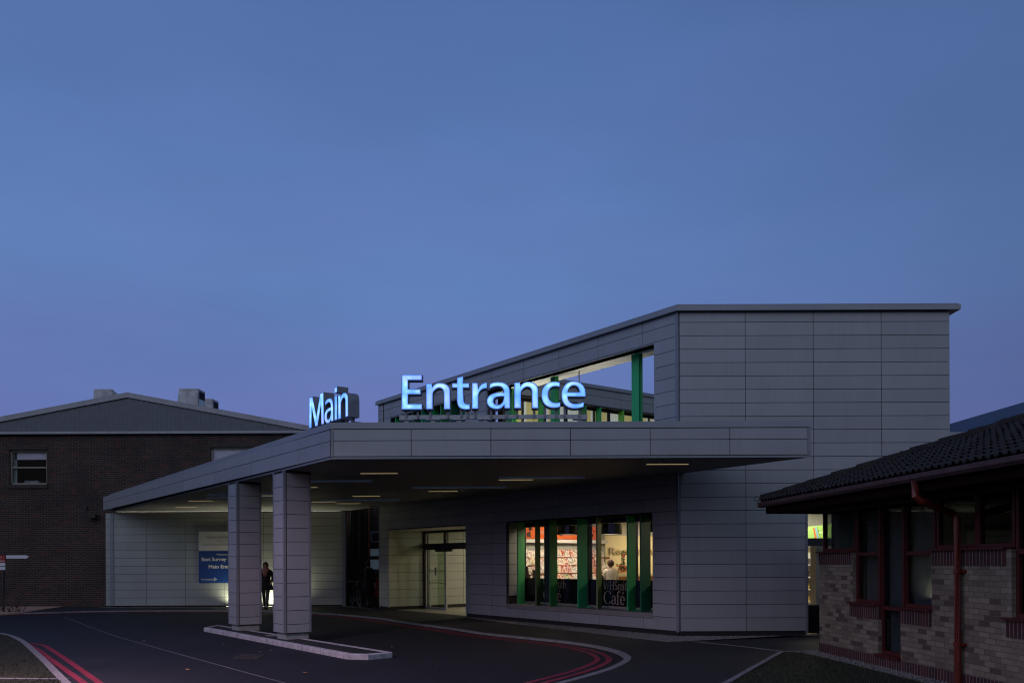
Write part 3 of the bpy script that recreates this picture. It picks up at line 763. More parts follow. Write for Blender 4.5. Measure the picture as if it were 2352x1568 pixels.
# serif lettering on the film
def serif(mb, s, u, z, h, flip=-1, w=1.0):
    th, tn = .13*h, .045*h; k = [0]
    def st(pts, w0, w1=None):
        w1 = w0 if w1 is None else w1; n = len(pts); k[0] += 1; dep = vG-.0125-.0003*(k[0]%7)
        a, b = [], []
        for i, p in enumerate(pts):
            q0, q1 = pts[max(i-1,0)], pts[min(i+1,n-1)]; dx, dz = q1[0]-q0[0], q1[1]-q0[1]; l_ = math.hypot(dx,dz) or 1
            ww = (w0 + (w1-w0)*i/max(1,n-1))/2; a.append((p[0]-dz/l_*ww, p[1]+dx/l_*ww)); b.append((p[0]+dz/l_*ww, p[1]-dx/l_*ww))
        vs = [(u + flip*(x0+p[0]), dep, z+p[1]) for p in a+b]
        mb.add(vs, [(i,i+1,n+i+1,n+i) for i in range(n-1)])
    def arc(cx, cz, rx, rz, a0, a1, n=12, mx=th, mn=tn):
        for i in range(n):
            t0, t1 = R(a0+(a1-a0)*i/n), R(a0+(a1-a0)*(i+1)/n); tm = (t0+t1)/2
            ww = mn + (mx-mn)*abs(math.cos(tm)); st([(cx+rx*math.cos(t0),cz+rz*math.sin(t0)),(cx+rx*math.cos(t1),cz+rz*math.sin(t1))], ww)
    def sf(x, z_, l_=.3): st([(x-l_*h/2,z_),(x+l_*h/2,z_)], tn)
    x0 = 0; xh = .66*h
    for ch in s:
        if ch == 'W':
            st([(0.02*h,h),(.3*h,0)], th); st([(.3*h,0),(.52*h,h)], tn); st([(.48*h,h),(.76*h,0)], th); st([(.76*h,0),(1.0*h,h)], tn); sf(.03*h,h); sf(.5*h,h); sf(1.0*h,h,.22); wd = 1.05
        elif ch == 'H':
            st([(.12*h,0),(.12*h,h)], th); st([(.68*h,0),(.68*h,h)], th); st([(.12*h,.52*h),(.68*h,.52*h)], tn); [sf(a_*h,b_*h) for a_ in (.12,.68) for b_ in (0,1)]; wd = .86
        elif ch == 'S':
            arc(.27*h,.75*h,.19*h,.23*h,30,200); st([(.1*h,.68*h),(.44*h,.34*h)], th); arc(.27*h,.25*h,.19*h,.23*h,-150,30); wd = .56
        elif ch == 'm':
            for q in (.1,.42,.74): st([(q*h,0),(q*h,xh)], th*.85); sf(q*h,0,.24)
            arc(.26*h,xh-.14*h,.16*h,.14*h,20,160,6); arc(.58*h,xh-.14*h,.16*h,.14*h,20,160,6); wd = .9
        elif ch == 'i': st([(.12*h,0),(.12*h,xh)], th*.85); sf(.12*h,0,.26); sf(.07*h,xh,.14); st([(.12*h,.84*h),(.12*h,.98*h)], th); wd = .28
        elif ch == 't': st([(.15*h,.1*h),(.15*h,.86*h)], th*.85); st([(0,xh),(.33*h,xh)], tn); arc(.25*h,.1*h,.1*h,.1*h,180,320,6); wd = .36
        elif ch == 'h':
            st([(.12*h,0),(.12*h,1.02*h)], th*.85); st([(.48*h,0),(.48*h,xh-.1*h)], th*.85); arc(.3*h,xh-.16*h,.18*h,.16*h,10,160,8); sf(.12*h,0,.26); sf(.48*h,0,.26); sf(.07*h,1.0*h,.14); wd = .64
        elif ch == 'C': arc(.44*h,.5*h,.40*h,.5*h,40,320,20,th*1.1); st([(.76*h,.72*h),(.78*h,.98*h)], tn); wd = .86
        elif ch == 'a':
            arc(.25*h,xh-.17*h,.16*h,.16*h,0,165,8); st([(.41*h,.08*h),(.41*h,xh-.16*h)], th*.85); arc(.22*h,.17*h,.17*h,.17*h,60,330,12); st([(.27*h,.33*h),(.41*h,.4*h)], tn); st([(.41*h,.08*h),(.52*h,.03*h)], tn); wd = .55
        elif ch == 'f': st([(.15*h,0),(.15*h,.84*h)], th*.85); arc(.29*h,.84*h,.14*h,.17*h,20,180,8); st([(.02*h,xh),(.36*h,xh)], tn); sf(.15*h,0,.3); wd = .4
        elif ch in 'eé':
            arc(.26*h,.32*h,.21*h,.33*h,0,320,16); st([(.06*h,.36*h),(.47*h,.36*h)], tn)
            if ch == 'é': st([(.24*h,.76*h),(.40*h,.98*h)], tn, th*.8)
            wd = .54
        x0 += wd*h*w
    return x0
for xa, xb, xc in ((1248.5,1302,1297),(1387,1440,1440)):
    mb = MB(FW); u_l = Wu(xa, vG); serif(mb, 'WHSmith', u_l-.0, 1.03, .215)
    serif(mb, 'Café', Wu(xa+.5, vG), .655, .335, w=1.0); mb.build('lettering', M['film_text'], win)
# ---- shop interior shell
uK = uW1 + .45; vK = 4.25; uRc = uD1 - .33
mb = MB(FW); mb.box(uK,uK+.1,vG+.1,vK,.05,3.3); mb.box(uK+.1,uRc+.02,vK-.1,vK,.05,3.3); mb.build('interior_wall', M['wall_grey'], bld)
uRc = uD1 - .33
mb = MB(FW); mb.box(uRc,uRc+.1,vK,12.6,.05,2.66); mb.build('interior_wall', M['wall_cream'], bld)
mb = MB(FW); mb.box(uRc-.015,uRc+.1,vK,12.6,2.66,3.3); mb.build('bulkhead', M['wall_grey'], bld)
mb = MB(FW); mb.box(-3.5,uRc,12.6,12.7,.05,3.3); mb.build('interior_wall', M['wall_cream'], bld)
mb = MB(FW); mb.box(uRc-.03,uRc,9.35,11.5,.05,1.82); mb.build('wood_panel', M['wood'], bld)
mb = MB(); mb.box(XR-.09,XR-.03,YT+5.4,YT+12.9,.05,3.3); mb.build('interior_wall', M['wall_cream'], bld)
mb = MB(); mb.box(xg0-2.2,XR-.32,YT+3.3,YT+3.36,2.05,3.19); mb.build('bulkhead', M['wall_grey'], bld)
mb = MB(); mb.prism([(TX+.45,YT+.33),(XR-.03,YT+.33),(XR-.03,YT+12.8),tuple(FW((uRc,12.6,0))[:2]),tuple(FW((uRc,vK,0))[:2]),tuple(FW((uK,vK,0))[:2]),tuple(FW((uK,.66,0))[:2]),tuple(FW((.45,.66,0))[:2])], 3.2, 3.3)
mb.build('interior_ceiling', M['ceil_in'], bld)
def area(name, p, sx, sy, e, col, rot=(0,0,0)):
    l_ = bpy.data.lights.new(name, 'AREA'); l_.shape = 'RECTANGLE'; l_.size = sx; l_.size_y = sy; l_.energy = e; l_.color = col
    o = bpy.data.objects.new(name, l_); COL.objects.link(o); o.location = p; o.rotation_euler = rot; return o
# assumed recessed ceiling fittings that carry the shop, reception and lobby light
def fitting(u, v, z, a, b, e, col):
    mb = MB(FW); mb.box(u-a/2,u+a/2,v-b/2,v+b/2,z-.02,z+.02); mb.build('ceiling_fitting', emit('fitting_glow', col, 1.2), bld)
    p = FW((u,v,z-.03)); o = area('ceiling_lamp', p, a, b, e, col, (0,0,math.atan2(dW.y,dW.x)))
    o['kind'] = 'structure'
warm = (1.0,.80,.52)
fitting(uK-1.3, 2.0, 3.19, .5, 2.4, 66, (1,.82,.60)); fitting(uRc-1.6, 7.6, 3.19, .6, 2.6, 95, warm); fitting(3.4, 5.2, 3.19, .6, 2.0, 40, warm)
fitting(uD1+1.1, 3.3, 2.96, .3, .3, 40, (1,.93,.70))
fitting(uD1+2.2, 5.8, 2.96, .6, .6, 110, (1,.93,.70))
# ================================================================== CANOPY
can = thing('entrance_canopy', 'large flat grey panelled canopy on two square columns, spanning the drop-off road', 'canopy', (0,YC,0))
CL = Vector(((der(762,1010)[0]-CX)/F*YC, YC, 0)); CR = Vector(((der(1858.5,1010)[0]-CX)/F*YC, YC, 0))
dL = (Vector((D(242,1200,YR).x, YR, 0)) - CL); LL = dL.length; dL.normalize(); nL = Vector((dL.y, -dL.x, 0))
FL = Frame(CL, dL, nL)
W0, W1 = FW((0.02,-.03,0)), FW((Uend,-.03,0))
foot = [CL, CR, Vector((TX+.12,YT-.03,0)), W0, W1, Vector((D(790,1200,YR).x,YR+.5,0)), Vector((CL+dL*LL).to_tuple())+Vector((0,.5,0))]
mb = MB(); wC = (CR.x-CL.x)/6
clad(mb, [CL.x+.03]+[CL.x+wC*k for k in range(1,6)]+[CR.x-.03], [ZL,ZR,ZP], YC-.018, YC+.01); mb.build('front_fascia', M['clad'], can)
mb = MB(FL); clad(mb, [.04,1.62,4.4,7.2,10.0,12.8,15.6,LL+.3], [ZL,ZR,ZP], -.018, .01); mb.build('side_fascia', M['clad'], can)
FRr = Frame(CR, (Vector((TX+.12,YT-.03,0))-CR).normalized(), Vector((1,0,0)))
eR = (Vector((TX+.12,YT-.03,0))-CR); lr = eR.length; eR.normalize()
FRr = Frame(CR, eR, Vector((eR.y,-eR.x,0)))
mb = MB(FRr); clad(mb, [.03,1.6,lr-.02], [ZL,ZR,ZP], -.012, .014); mb.build('end_fascia', M['clad'], can)
core = inset([(p.x,p.y) for p in foot], .02)
mb = MB(); mb.prism(core, ZS+.04, ZP+.02); mb.build('canopy_core', M['backing'], can)
mb = MB(); mb.prism(inset([(p.x,p.y) for p in foot], -.03), ZP+.008, ZTOPC); mb.build('coping', M['coping'], can)
mb = MB(); mb.prism(inset([(p.x,p.y) for p in foot], -.012), ZS, ZL-.008); mb.build('edge_trim', M['trim'], can)
mb = MB(); mb.prism(inset([(p.x,p.y) for p in foot], .06), ZS-.01, ZS+.02); mb.build('soffit', M['soffit'], can)
mb = MB(); mb.box(CL.x-.012,CL.x+.04,YC-.03,YC+.02,ZL,ZP); mb.box(CR.x-.04,CR.x+.02,YC-.03,YC+.02,ZL,ZP); each(mb, 'corner_trim', M['trim'], can)
# ceiling lights and slots
light_m = emit('luminaire_glow', (1.0,.76,.38), .42)
slot_m = emit('slot_sheen_glow', (.40,.62,1.0), .014)  # bluish sheen on the slots is put in as a faint glow
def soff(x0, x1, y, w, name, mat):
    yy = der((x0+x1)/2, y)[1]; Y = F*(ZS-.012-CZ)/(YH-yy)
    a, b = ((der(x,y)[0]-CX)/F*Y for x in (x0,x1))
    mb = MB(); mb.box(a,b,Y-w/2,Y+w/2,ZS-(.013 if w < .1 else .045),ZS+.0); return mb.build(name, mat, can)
for x0,x1,y in ((828,913,1087),(1146,1224,1101.5),(1485,1581,1066),(984,1051,1128),(810,873,1139),(716,771,1152),(773,828,1156),(597,650,1138),(433,490,1150),(403,452,1164.5),(664,729,1119)):
    soff(x0,x1,y,.07,'ceiling_light', light_m)
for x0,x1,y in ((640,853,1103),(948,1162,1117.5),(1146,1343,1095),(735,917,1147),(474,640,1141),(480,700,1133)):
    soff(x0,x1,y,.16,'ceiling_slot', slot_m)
# columns
def column(px, py):
    c = G(px, py, it); c.z = 0
    col = thing('column', None, None, (c.x,c.y,0)); col.parent = can; col.location -= LOC[can.name]; LOC[col.name] = Vector((c.x,c.y,0))
    fr = Frame(c, dW, vW); S = .60; o = -.05
    zz = [3.72-.2997*k for k in range(0,13)]; zz[-1] = .235
    mb = MB(fr); clad(mb, [o+.04,o+S-.0], zz, o-.02, o)
    mb2 = MB(fr); clad(mb2, [o+.045,o+S-.03], zz, 0, .02); mb2.v = [Vector((o-.02+p[1], p[0], p[2])) for p in mb2.v]
    mb.v += mb2.v; n0 = len(mb.v)-len(mb2.v); mb.f += [[i+n0 for i in f] for f in mb2.f]; mb.m += mb2.m
    mb3 = MB(fr); clad(mb3, [o+.04,o+S], zz, o+S-.02, o+S); n0 = len(mb.v); mb.v += mb3.v; mb.f += [[i+n0 for i in f] for f in mb3.f]; mb.m += mb3.m
    mb4 = MB(fr); clad(mb4, [o+.04,o+S-.03], zz, 0, .02); mb4.v = [Vector((o+S-.001+p[1], p[0], p[2])) for p in mb4.v]
    n0 = len(mb.v); mb.v += mb4.v; mb.f += [[i+n0 for i in f] for f in mb4.f]; mb.m += mb4.m
    mb.build('cladding', M['clad'], col)
    mb = MB(fr); mb.box(o-.006,o+S+.004,o-.006,o+S-.006,.23,ZS-.005); mb.build('column_core', M['backing'], col)
    mb = MB(fr); w = .026
    for a, b in ((o-.024,o-.024),(o+S-.052,o-.0235),(o-.0235,o+S-.05)): mb.box(a,a+.055,b,b+.055,.235,ZS-.012)
    each(mb, 'corner_trim', M['trim'], col)
    mb = MB(fr); mb.box(0,.52,0,.52,it-.02,.228); mb.build('plinth', M['clad2'], col)
column(548.6,1446.8); column(657.1,1467.3)
# ================================================================== REAR SCREEN WALL
X0 = D(242,1300,YR).x; X1 = D(788,1300,YR).x
scr = thing('screen_wall', 'pale panelled wall under the far end of the canopy, lit from the ground', 'wall', (X0,YR,0))
xs = [X0+.35] + [D(x,1280,YR).x for x in (336.3,425.8,515.8,605.8,695.5)] + [X1-.03]
zz = [3.70]+[.10+.307*k for k in range(11,-1,-1)]
mb = MB(); clad(mb, xs, zz, YR-.018, YR+.01); mb.build('cladding', M['clad2'], scr)
mb = MB(); mb.box(X0+.02,X1-.02,YR+.011,YR+.12,.06,3.69); mb.build('wall_core', M['backing'], scr)
mb = MB(); clad(mb, [X0+.02,X0+.2], zz, YR-.018,YR+.01); mb.build('end_cladding', M['clad2'], scr); mb = MB(); mb.box(X0+.2,X0+.34,YR-.03,YR+.01,.1,3.7); mb.box(X1-.03,X1+.10,YR-.03,YR+.3,.05,3.76); each(mb, 'corner_trim', M['trim'], scr)
mb = MB(); mb.box(X0+.4,X1-.2,YR+.16,YR+.22,3.60,3.66); mb.build('assumed_cove_light', emit('cove_glow', (1,.97,.84), 5.0), scr)  # unseen strip lamp, assumed from the bright band along the soffit
# wall sign on the screen wall
sg = thing('hospital_sign', 'large white and blue hospital welcome sign on the pale panelled wall, half behind a column', 'sign', (D(458,1300,YR).x,YR-.03,D(458,1338,YR).z))
sx0, sx1 = D(458,1300,YR).x, D(586,1300,YR).x
z0, z1, z2 = D(458,1338,YR).z, D(458,1264.5,YR).z, D(458,1220.5,YR).z
mb = MB(); mb.box(sx0,sx1,YR-.06,YR-.02,z1,z2); mb.build('white_panel', M['offwhite'], sg)
mb = MB(); mb.box(sx0,sx1,YR-.062,YR-.02,z0,z1-.002); mb.build('blue_panel', M['blue'], sg)
ys = YR-.0655; pxm = YR/F
def stext(s, x, y, capx, mat, bold=0, tgt=None, shear=0):        # y baseline, cap height in pixels, optional right end
    p = D(x, y, YR); size = capx*pxm/.729
    vs, fs = text_geo(s, size, bold=bold*size, shear=shear)
    w = max(v[0] for v in vs); k = 1.0 if tgt is None else ((D(tgt,y,YR).x-p.x)/w)
    mb = MB(); mb.add([(p.x+v[0]*k, ys, p.z+v[1]) for v in vs], fs); return mb
def fit(sfull, spart, x, xe, y, capx, mat, bold=0, shear=0):     # scale so that the visible part ends at xe
    p = D(x,y,YR); size = capx*pxm/.729; vp,_ = text_geo(spart, size, bold=bold*size, shear=shear); vs, fs = text_geo(sfull, size, bold=bold*size, shear=shear)
    k = (D(xe,y,YR).x-p.x)/max(v[0] for v in vp)
    mb = MB(); mb.add([(p.x+v[0]*k, ys, p.z+v[1]) for v in vs], fs); return mb
fit('Surrey and Sussex', 'Surrey and Su', 477.3, 524.5, 1235.5, 5.6, None).build('lettering', M['ink'], sg)
fit('Healthcare NHS Trust', 'Healthcare N', 498, 524.5, 1242.5, 3.6, None).build('lettering', M['inkgrey'], sg)
fit('An Associated University Hospital of Brighton', 'An Associated University Hospital of Brigh', 464, 524.5, 1251.3, 2.4, None, .02).build('lettering', M['ink'], sg)
fit('Welcome to', 'Welcome', 498.6, 524.3, 1274.6, 4.4, None, .015).build('lettering', M['signwhite'], sg)
fit('East Surrey Hospital', 'East Surrey', 464, 521.5, 1287.2, 8.0, None, .03).build('lettering', M['signwhite'], sg)
fit('Main Entrance', 'Main Ent', 480, 524.8, 1304, 8.0, None, .03).build('lettering', M['signwhite'], sg)
fit('Putting people first', 'Putting people first', 463, 492, 1330.4, 3.0, None, 0, .25).build('lettering', M['signwhite'], sg)
fit('delivering excellent, accessible healthcare', 'delivering excellent, accessible healthcare', 463, 492, 1333, 1.5, None).build('lettering', M['signwhite'], sg)
mb = MB()
for i,(dx,dy) in enumerate(((0,-3.2),(0,0),(0,3.2),(2.6,-1.6),(2.6,1.6),(5,0))):
    p = D(494+dx,1329.5+dy,YR); h = 1.3*pxm; mb.add([(p.x-h,ys,p.z-h),(p.x+h,ys,p.z),(p.x-h,ys,p.z+h)],[(0,1,2)])
mb.build('arrow_emblem', M['signwhite'], sg)
# ground uplights washing the screen wall, the two behind columns assumed from their glow
for i,(x, e) in enumerate(((546,95),(626,130),(676,85))):
    p = G(x, 1391.5, PAV); 
    mb = MB(); mb.box(p.x-.2,p.x+.2,YR-.42,YR-.30,PAV-.02,PAV+.035)
    t_ = thing('uplight', ('assumed recessed ground uplight hidden behind the left column','glowing ground uplight visible between the two columns','assumed recessed ground uplight behind the right column')[i], 'uplight', (p.x,YR-.36,PAV), 'uplights along the pale wall')
    mb.build('housing', M['dark'], t_)
    mb = MB(); mb.box(p.x-.17,p.x+.17,YR-.405,YR-.315,PAV+.036,PAV+.041); mb.build('lens', emit('uplight_glow', (1,.95,.72), 3.0), t_)
    l_ = bpy.data.lights.new('uplight_lamp','SPOT'); l_.energy = e; l_.color = (1,.97,.66); l_.spot_size = R(150); l_.spot_blend = .9; l_.shadow_soft_size = .05
    o = bpy.data.objects.new('uplight_lamp', l_); COL.objects.link(o); o.location = (p.x,YR-.36,PAV+.07); o.rotation_euler = (R(180-14),0,0)
# ================================================================== ILLUMINATED LETTERS
def path(start, *segs, n=7):
    out = [start]
    for s in segs:
        if len(s) == 2: out.append(s)
        else:
            p0 = Vector(out[-1]); c1, c2, p1 = (Vector(q) for q in s)
            for i in range(1, n+1):
                t = i/n; q = p0*(1-t)**3 + c1*3*t*(1-t)**2 + c2*3*t*t*(1-t) + p1*t**3; out.append((q.x,q.y))
    if (Vector(out[0])-Vector(out[-1])).length < 1: out.pop()
    return out
B1, B2 = 945, 918                                      # baselines in the two tracing grids
def nn(x0, x1, xi, xr, top, bot, tip, xs_):
    return path((x0,top),(tip,top+2),(tip+13,top+90),((tip+60,top+5),(tip+130,top-18),(tip+185,top-15)),((xr-70,top-15),(xr,top+60),(xr,top+185)),(xr+3,bot),(xr-127,bot),(xr-132,top+215),((xr-135,top+130),(xr-175,top+88),(xr-245,top+88)),((xs_+90,top+88),(xs_,top+170),(xs_,top+230)),(xs_-2,bot),(x0,bot))
GL = {}
GL['E'] = ([(245,170),(695,170),(695,282),(383,282),(383,495),(667,495),(667,602),(383,602),(383,832),(700,832),(700,945),(245,945)], [])
GL['n'] = (nn(803,940,0,1335,370,940,922,942), [])
GL['t'] = (path((1503,240),(1632,202),(1632,362),(1770,362),(1770,455),(1632,455),(1640,700),((1640,800),(1670,838),(1735,838)),(1780,833),(1785,935),((1760,942),(1735,946),(1700,946)),((1560,942),(1505,880),(1503,740)),(1503,455),(1390,455),(1390,362),(1503,362)), [])
GL['r'] = (path((1842,355),(1958,355),(1975,508),((2010,405),(2070,350),(2175,350)),(2173,465),((2050,462),(1977,540),(1975,660)),(1977,930),(1842,930)), [])
o2 = 2221
GL['a'] = (path((22,375),((80,345),(150,335),(220,335)),((390,335),(465,420),(466,545)),(472,920),(360,920),(352,836),((310,905),(250,938),(180,938)),((60,938),(-42,880),(-42,762)),((-42,640),(80,575),(240,572)),(342,572),((345,480),(300,420),(200,420)),((130,420),(70,445),(22,470))),
     [path((345,650),((240,645),(95,650),(95,752)),((95,820),(130,855),(190,855)),((280,855),(345,790),(345,650)))])
GL['n2'] = (nn(580,715,0,1110,345,918,700,720), [])
GL['c'] = (path((1603,345),(1597,433),((1570,424),(1540,420),(1505,420)),((1400,420),(1335,500),(1335,615)),((1335,730),(1410,806),(1510,806)),((1550,806),(1585,802),(1612,795)),(1612,884),((1570,902),(1520,910),(1470,910)),((1290,910),(1194,790),(1194,625)),((1194,445),(1310,325),(1490,325)),((1535,325),(1570,332),(1603,345))), [])
GL['e'] = (path((2185,655),(1780,655),((1780,760),(1850,828),(1955,828)),((2030,828),(2095,815),(2145,790)),(2143,885),((2085,910),(2010,922),(1935,922)),((1750,922),(1648,805),(1648,630)),((1648,440),(1760,315),(1920,315)),((2090,315),(2188,430),(2188,600))),
     [path((1778,565),(2060,565),((2055,470),(2010,402),(1925,402)),((1850,402),(1790,470),(1778,565)))])
def grow(poly, d):
    ar = sum(poly[i][0]*poly[(i+1)%len(poly)][1]-poly[(i+1)%len(poly)][0]*poly[i][1] for i in range(len(poly)))
    out = []; n_ = len(poly); sg = -1 if ar > 0 else 1
    for i in range(n_):
        p0, p1, p2 = Vector(poly[i-1]), Vector(poly[i]), Vector(poly[(i+1)%n_])
        e1, e2 = (p1-p0), (p2-p1)
        if e1.length < 1e-6 or e2.length < 1e-6: out.append(tuple(p1)); continue
        e1.normalize(); e2.normalize(); k = (Vector((-e1.y,e1.x))+Vector((-e2.y,e2.x)))*sg
        k = k/max(.5, k.length_squared/2); out.append(tuple(p1+k*d))
    return out
def letter(root, fr, name, outer, holes, depth, edge=.010):
    body = MB(Frame(fr.o, fr.ex, fr.ez, fr.ey)); go = grow(outer, edge); gh = [grow(h, -edge) for h in holes]
    lt = None
    body.prism(go, 0.0, depth, holes=gh); lt = body.build('letter', M['letter_side'], root)
    f = MB(Frame(fr.o, fr.ex, fr.ez, fr.ey)); rim = .030
    ins = [grow(outer, -rim)] + [grow(h, rim) for h in holes]; outs = [list(outer)] + [list(h) for h in holes]; dif = []; yf = -.004
    for a_, b_ in zip(outs, ins):
        n_ = len(a_); f.add([(p[0],p[1],yf) for p in a_]+[(p[0],p[1],yf) for p in b_], [(q,(q+1)%n_,n_+(q+1)%n_,n_+q) for q in range(n_)]); dif += [0.0]*n_+[1.0]*n_
    flat = [p for l_ in ins for p in l_]; tri = tessellate_polygon([[Vector((p[0],p[1],0)) for p in l_] for l_ in ins])
    f.add([(p[0],p[1],yf-.0004) for p in flat], [tuple(q) for q in tri]); dif += [1.0]*len(flat)
    fo = f.build('letter_face', M['glow'], lt, recalc=False)
    at = fo.data.attributes.new('diffusion', 'FLOAT', 'POINT')
    for q, v_ in enumerate(dif): at.data[q].value = v_
    return lt
YS = YC + .42; px2m = YS/F*.1                            # tracing grids hold ten units per display pixel
gx1, gy1, gx2 = 1380*.65333, 1300*.65333, 1720*.65333
def world1(p, off): 
    q = D(off + p[0]*.1, gy1 + p[1]*.1, YS); return (q.x, q.z)
ent = thing('entrance_lettering', 'row of glowing blue letters spelling Entrance on a galvanised rail above the canopy front', 'sign', (D(1130,965,YS).x, YS, ZTOPC))
FS = Frame((0,YS-.22,0))
for ch, off in (('E',gx1),('n',gx1),('t',gx1),('r',gx1),('a',gx2),('n2',gx2),('c',gx2),('e',gx2)):
    o_, h_ = GL[ch]
    letter(ent, FS, ch, [world1(p,off) for p in o_], [[world1(p,off) for p in h] for h in h_], .22)
def wx(x, off): return D(off + x*.1, 955, YS).x
zr1, zr0 = D(1100,954.5,YS).z, D(1100,963.5,YS).z
mb = MB(); mb.box(wx(172,gx1), wx(2245,gx2), YS-.11, YS-.05, zr0, zr1); mb.box(wx(2195,gx2), wx(2245,gx2), YS-.05, YS+.3, zr0+.03, zr1)
mb.build('rail', M['galv'], ent)
for xs_, off in (((330,598,876,1278,1588,1735,1908,2266),gx1),((392,640,1030,1275,1533,1725,2065),gx2)):
    for x in xs_:
        c = wx(x,off); mb = MB(); mb.box(c-.024,c+.024,YS-.135,YS-.112,zr0+.02,zr1+.16); mb.build('bracket', M['letter_side'], ent)
        for zz in (.30,.78):
            z = zr0 + (zr1-zr0)*zz; mb = MB(); mb.lathe([(.012,0),(.012,.01),(.006,.014)], (0,0,0), 8)
            mb.v = [Vector((c+p[0], YS-.136-p[2], z+p[1])) for p in mb.v]; mb.build('bolt', M['bolt'], ent)
for x, off in ((340,gx1),(938,gx1),(1525,gx1),(2130,gx1),(2075,gx2)):
    c = wx(x,off); mb = MB(); mb.box(c-.14,c+.14,YS-.16,YS+.02,zr0-.022,zr0-.004); mb.box(c-.043,c+.043,YS-.12,YS-.03,ZTOPC-.01,zr0-.023); mb.build('foot', M['galv'], ent)
# "Main" on the slanted edge
SM = px2m
pm0 = Vector((-4.523*17.59/17.59, 19.05, 0))
dm = dL; 
pR = Vector(((der(800,955)[0]-CX)/F*17.45, 17.45, 0)); zb = CZ + (YH-der(800,955)[1])/F*17.45
rx = (der(710.6,980)[0]-CX)/F; t = (pR.x - rx*pR.y)/(rx*dm.y - dm.x)
pL = pR + dm*t; ex = -dm; LM = t
FM = Frame((pL.x,pL.y,zb), ex, Vector((-ex.y, ex.x, 0)))
FM = Frame((pL.x,pL.y,zb), ex, nL)
def s_of(x):
    r = (x - ROLL*(950-YH) - CX)/F; return (r*pL.y - pL.x)/(ex.x - r*ex.y)
mainl = thing('main_lettering', 'glowing blue letters spelling Main standing on the slanted left edge of the canopy', 'sign', (pL.x,pL.y,ZTOPC))
H = 775*SM; xh_ = 575*SM
def fitg(poly, a0, a1, b0, b1, s0, s1, z0, z1): return [(s0+(p[0]-a0)/(a1-a0)*(s1-s0), z0+(b0-p[1])/(b0-b1)*(z1-z0)) for p in poly]
sM0, sM1 = 0.0, s_of(744); w_ = sM1-sM0; k_ = w_/835
letter(mainl, FM, 'M', [(x*k_, y*SM) for x, y in ((0,0),(22,775),(190,775),(418,215),(645,775),(813,775),(835,0),(705,0),(688,545),(478,0),(358,0),(147,545),(128,0))], [], .25)
sa0, sa1 = s_of(745.6), s_of(765.6)
letter(mainl, FM, 'a', fitg(GL['a'][0],-42,472,920,335,sa0,sa1,0,xh_), [fitg(h,-42,472,920,335,sa0,sa1,0,xh_) for h in GL['a'][1]], .25)
si0, si1 = s_of(769), s_of(774.6)
li = letter(mainl, FM, 'i', [(si0,0),(si0,xh_),(si1,xh_),(si1,0)], [], .25)
letter(mainl, FM, 'i', [(si0,xh_+84*SM),(si0,xh_+215*SM),(si1,xh_+215*SM),(si1,xh_+84*SM)], [], .25)
sn0, sn1 = s_of(777.4), s_of(799.7)
letter(mainl, FM, 'n', fitg(GL['n'][0],803,1338,940,355,sn0,sn1,0,xh_), [], .25)
mb = MB(FM); mb.box(-.05,LM+.3,.12,.18,ZTOPC-zb+.03,ZTOPC-zb+.10); mb.build('rail', M['galv'], mainl)
for s in (.1, .62, sa0+.18, (si0+si1)/2, sn0+.08, sn1-.1):
    mb = MB(FM); mb.box(s-.03,s+.03,.115,.185,ZTOPC-zb-.01,.02); mb.build('bracket', M['letter_side'], mainl)
mb = MB(FM); mb.box(LM+.12,LM+.26,.03,.3,ZTOPC-zb-.01,ZTOPC-zb+.02); mb.box(LM+.17,LM+.21,.05,.28,ZTOPC-zb+.02,ZTOPC-zb+.14); mb.build('foot', M['letter_side'], mainl)
# ================================================================== BRICK HALL (left)
hall = thing('brick_hall', 'dark red brick hall with a corrugated metal gable at the left', 'building', (D(295,1390,YB).x, YB, 0))
hx0, hx1 = -32.0, -2.0
ZT0 = D(300,997,YB).z
w1 = (D(22,1100,YB).x, D(107.5,1100,YB).x, D(60,1112,YB).z, D(60,1033,YB).z)
w2 = (D(484,1100,YB).x, D(583,1100,YB).x, D(530,1112,YB).z, D(530,1027,YB).z)
gL = (D(852,1280,YB).x, D(890,1280,YB).x, D(860,1244.5,YB).z, D(860,1220,YB).z)
gW = (D(846,1280,YB).x, D(900,1280,YB).x, D(860,1310,YB).z, D(860,1256,YB).z)
mb = MB()
for r in rects(hx0,hx1,-.05,ZT0,[w1,w2,gW]): mb.box(r[0],r[1],YB,YB+.3,r[2],r[3])
mb.build('wall', M['brick_hall'], hall)
mb = MB(); mb.box(hx0,hx1,YB+2.2,YB+2.3,-.05,ZT0); mb.build('back_room', M['room_dark'], hall)
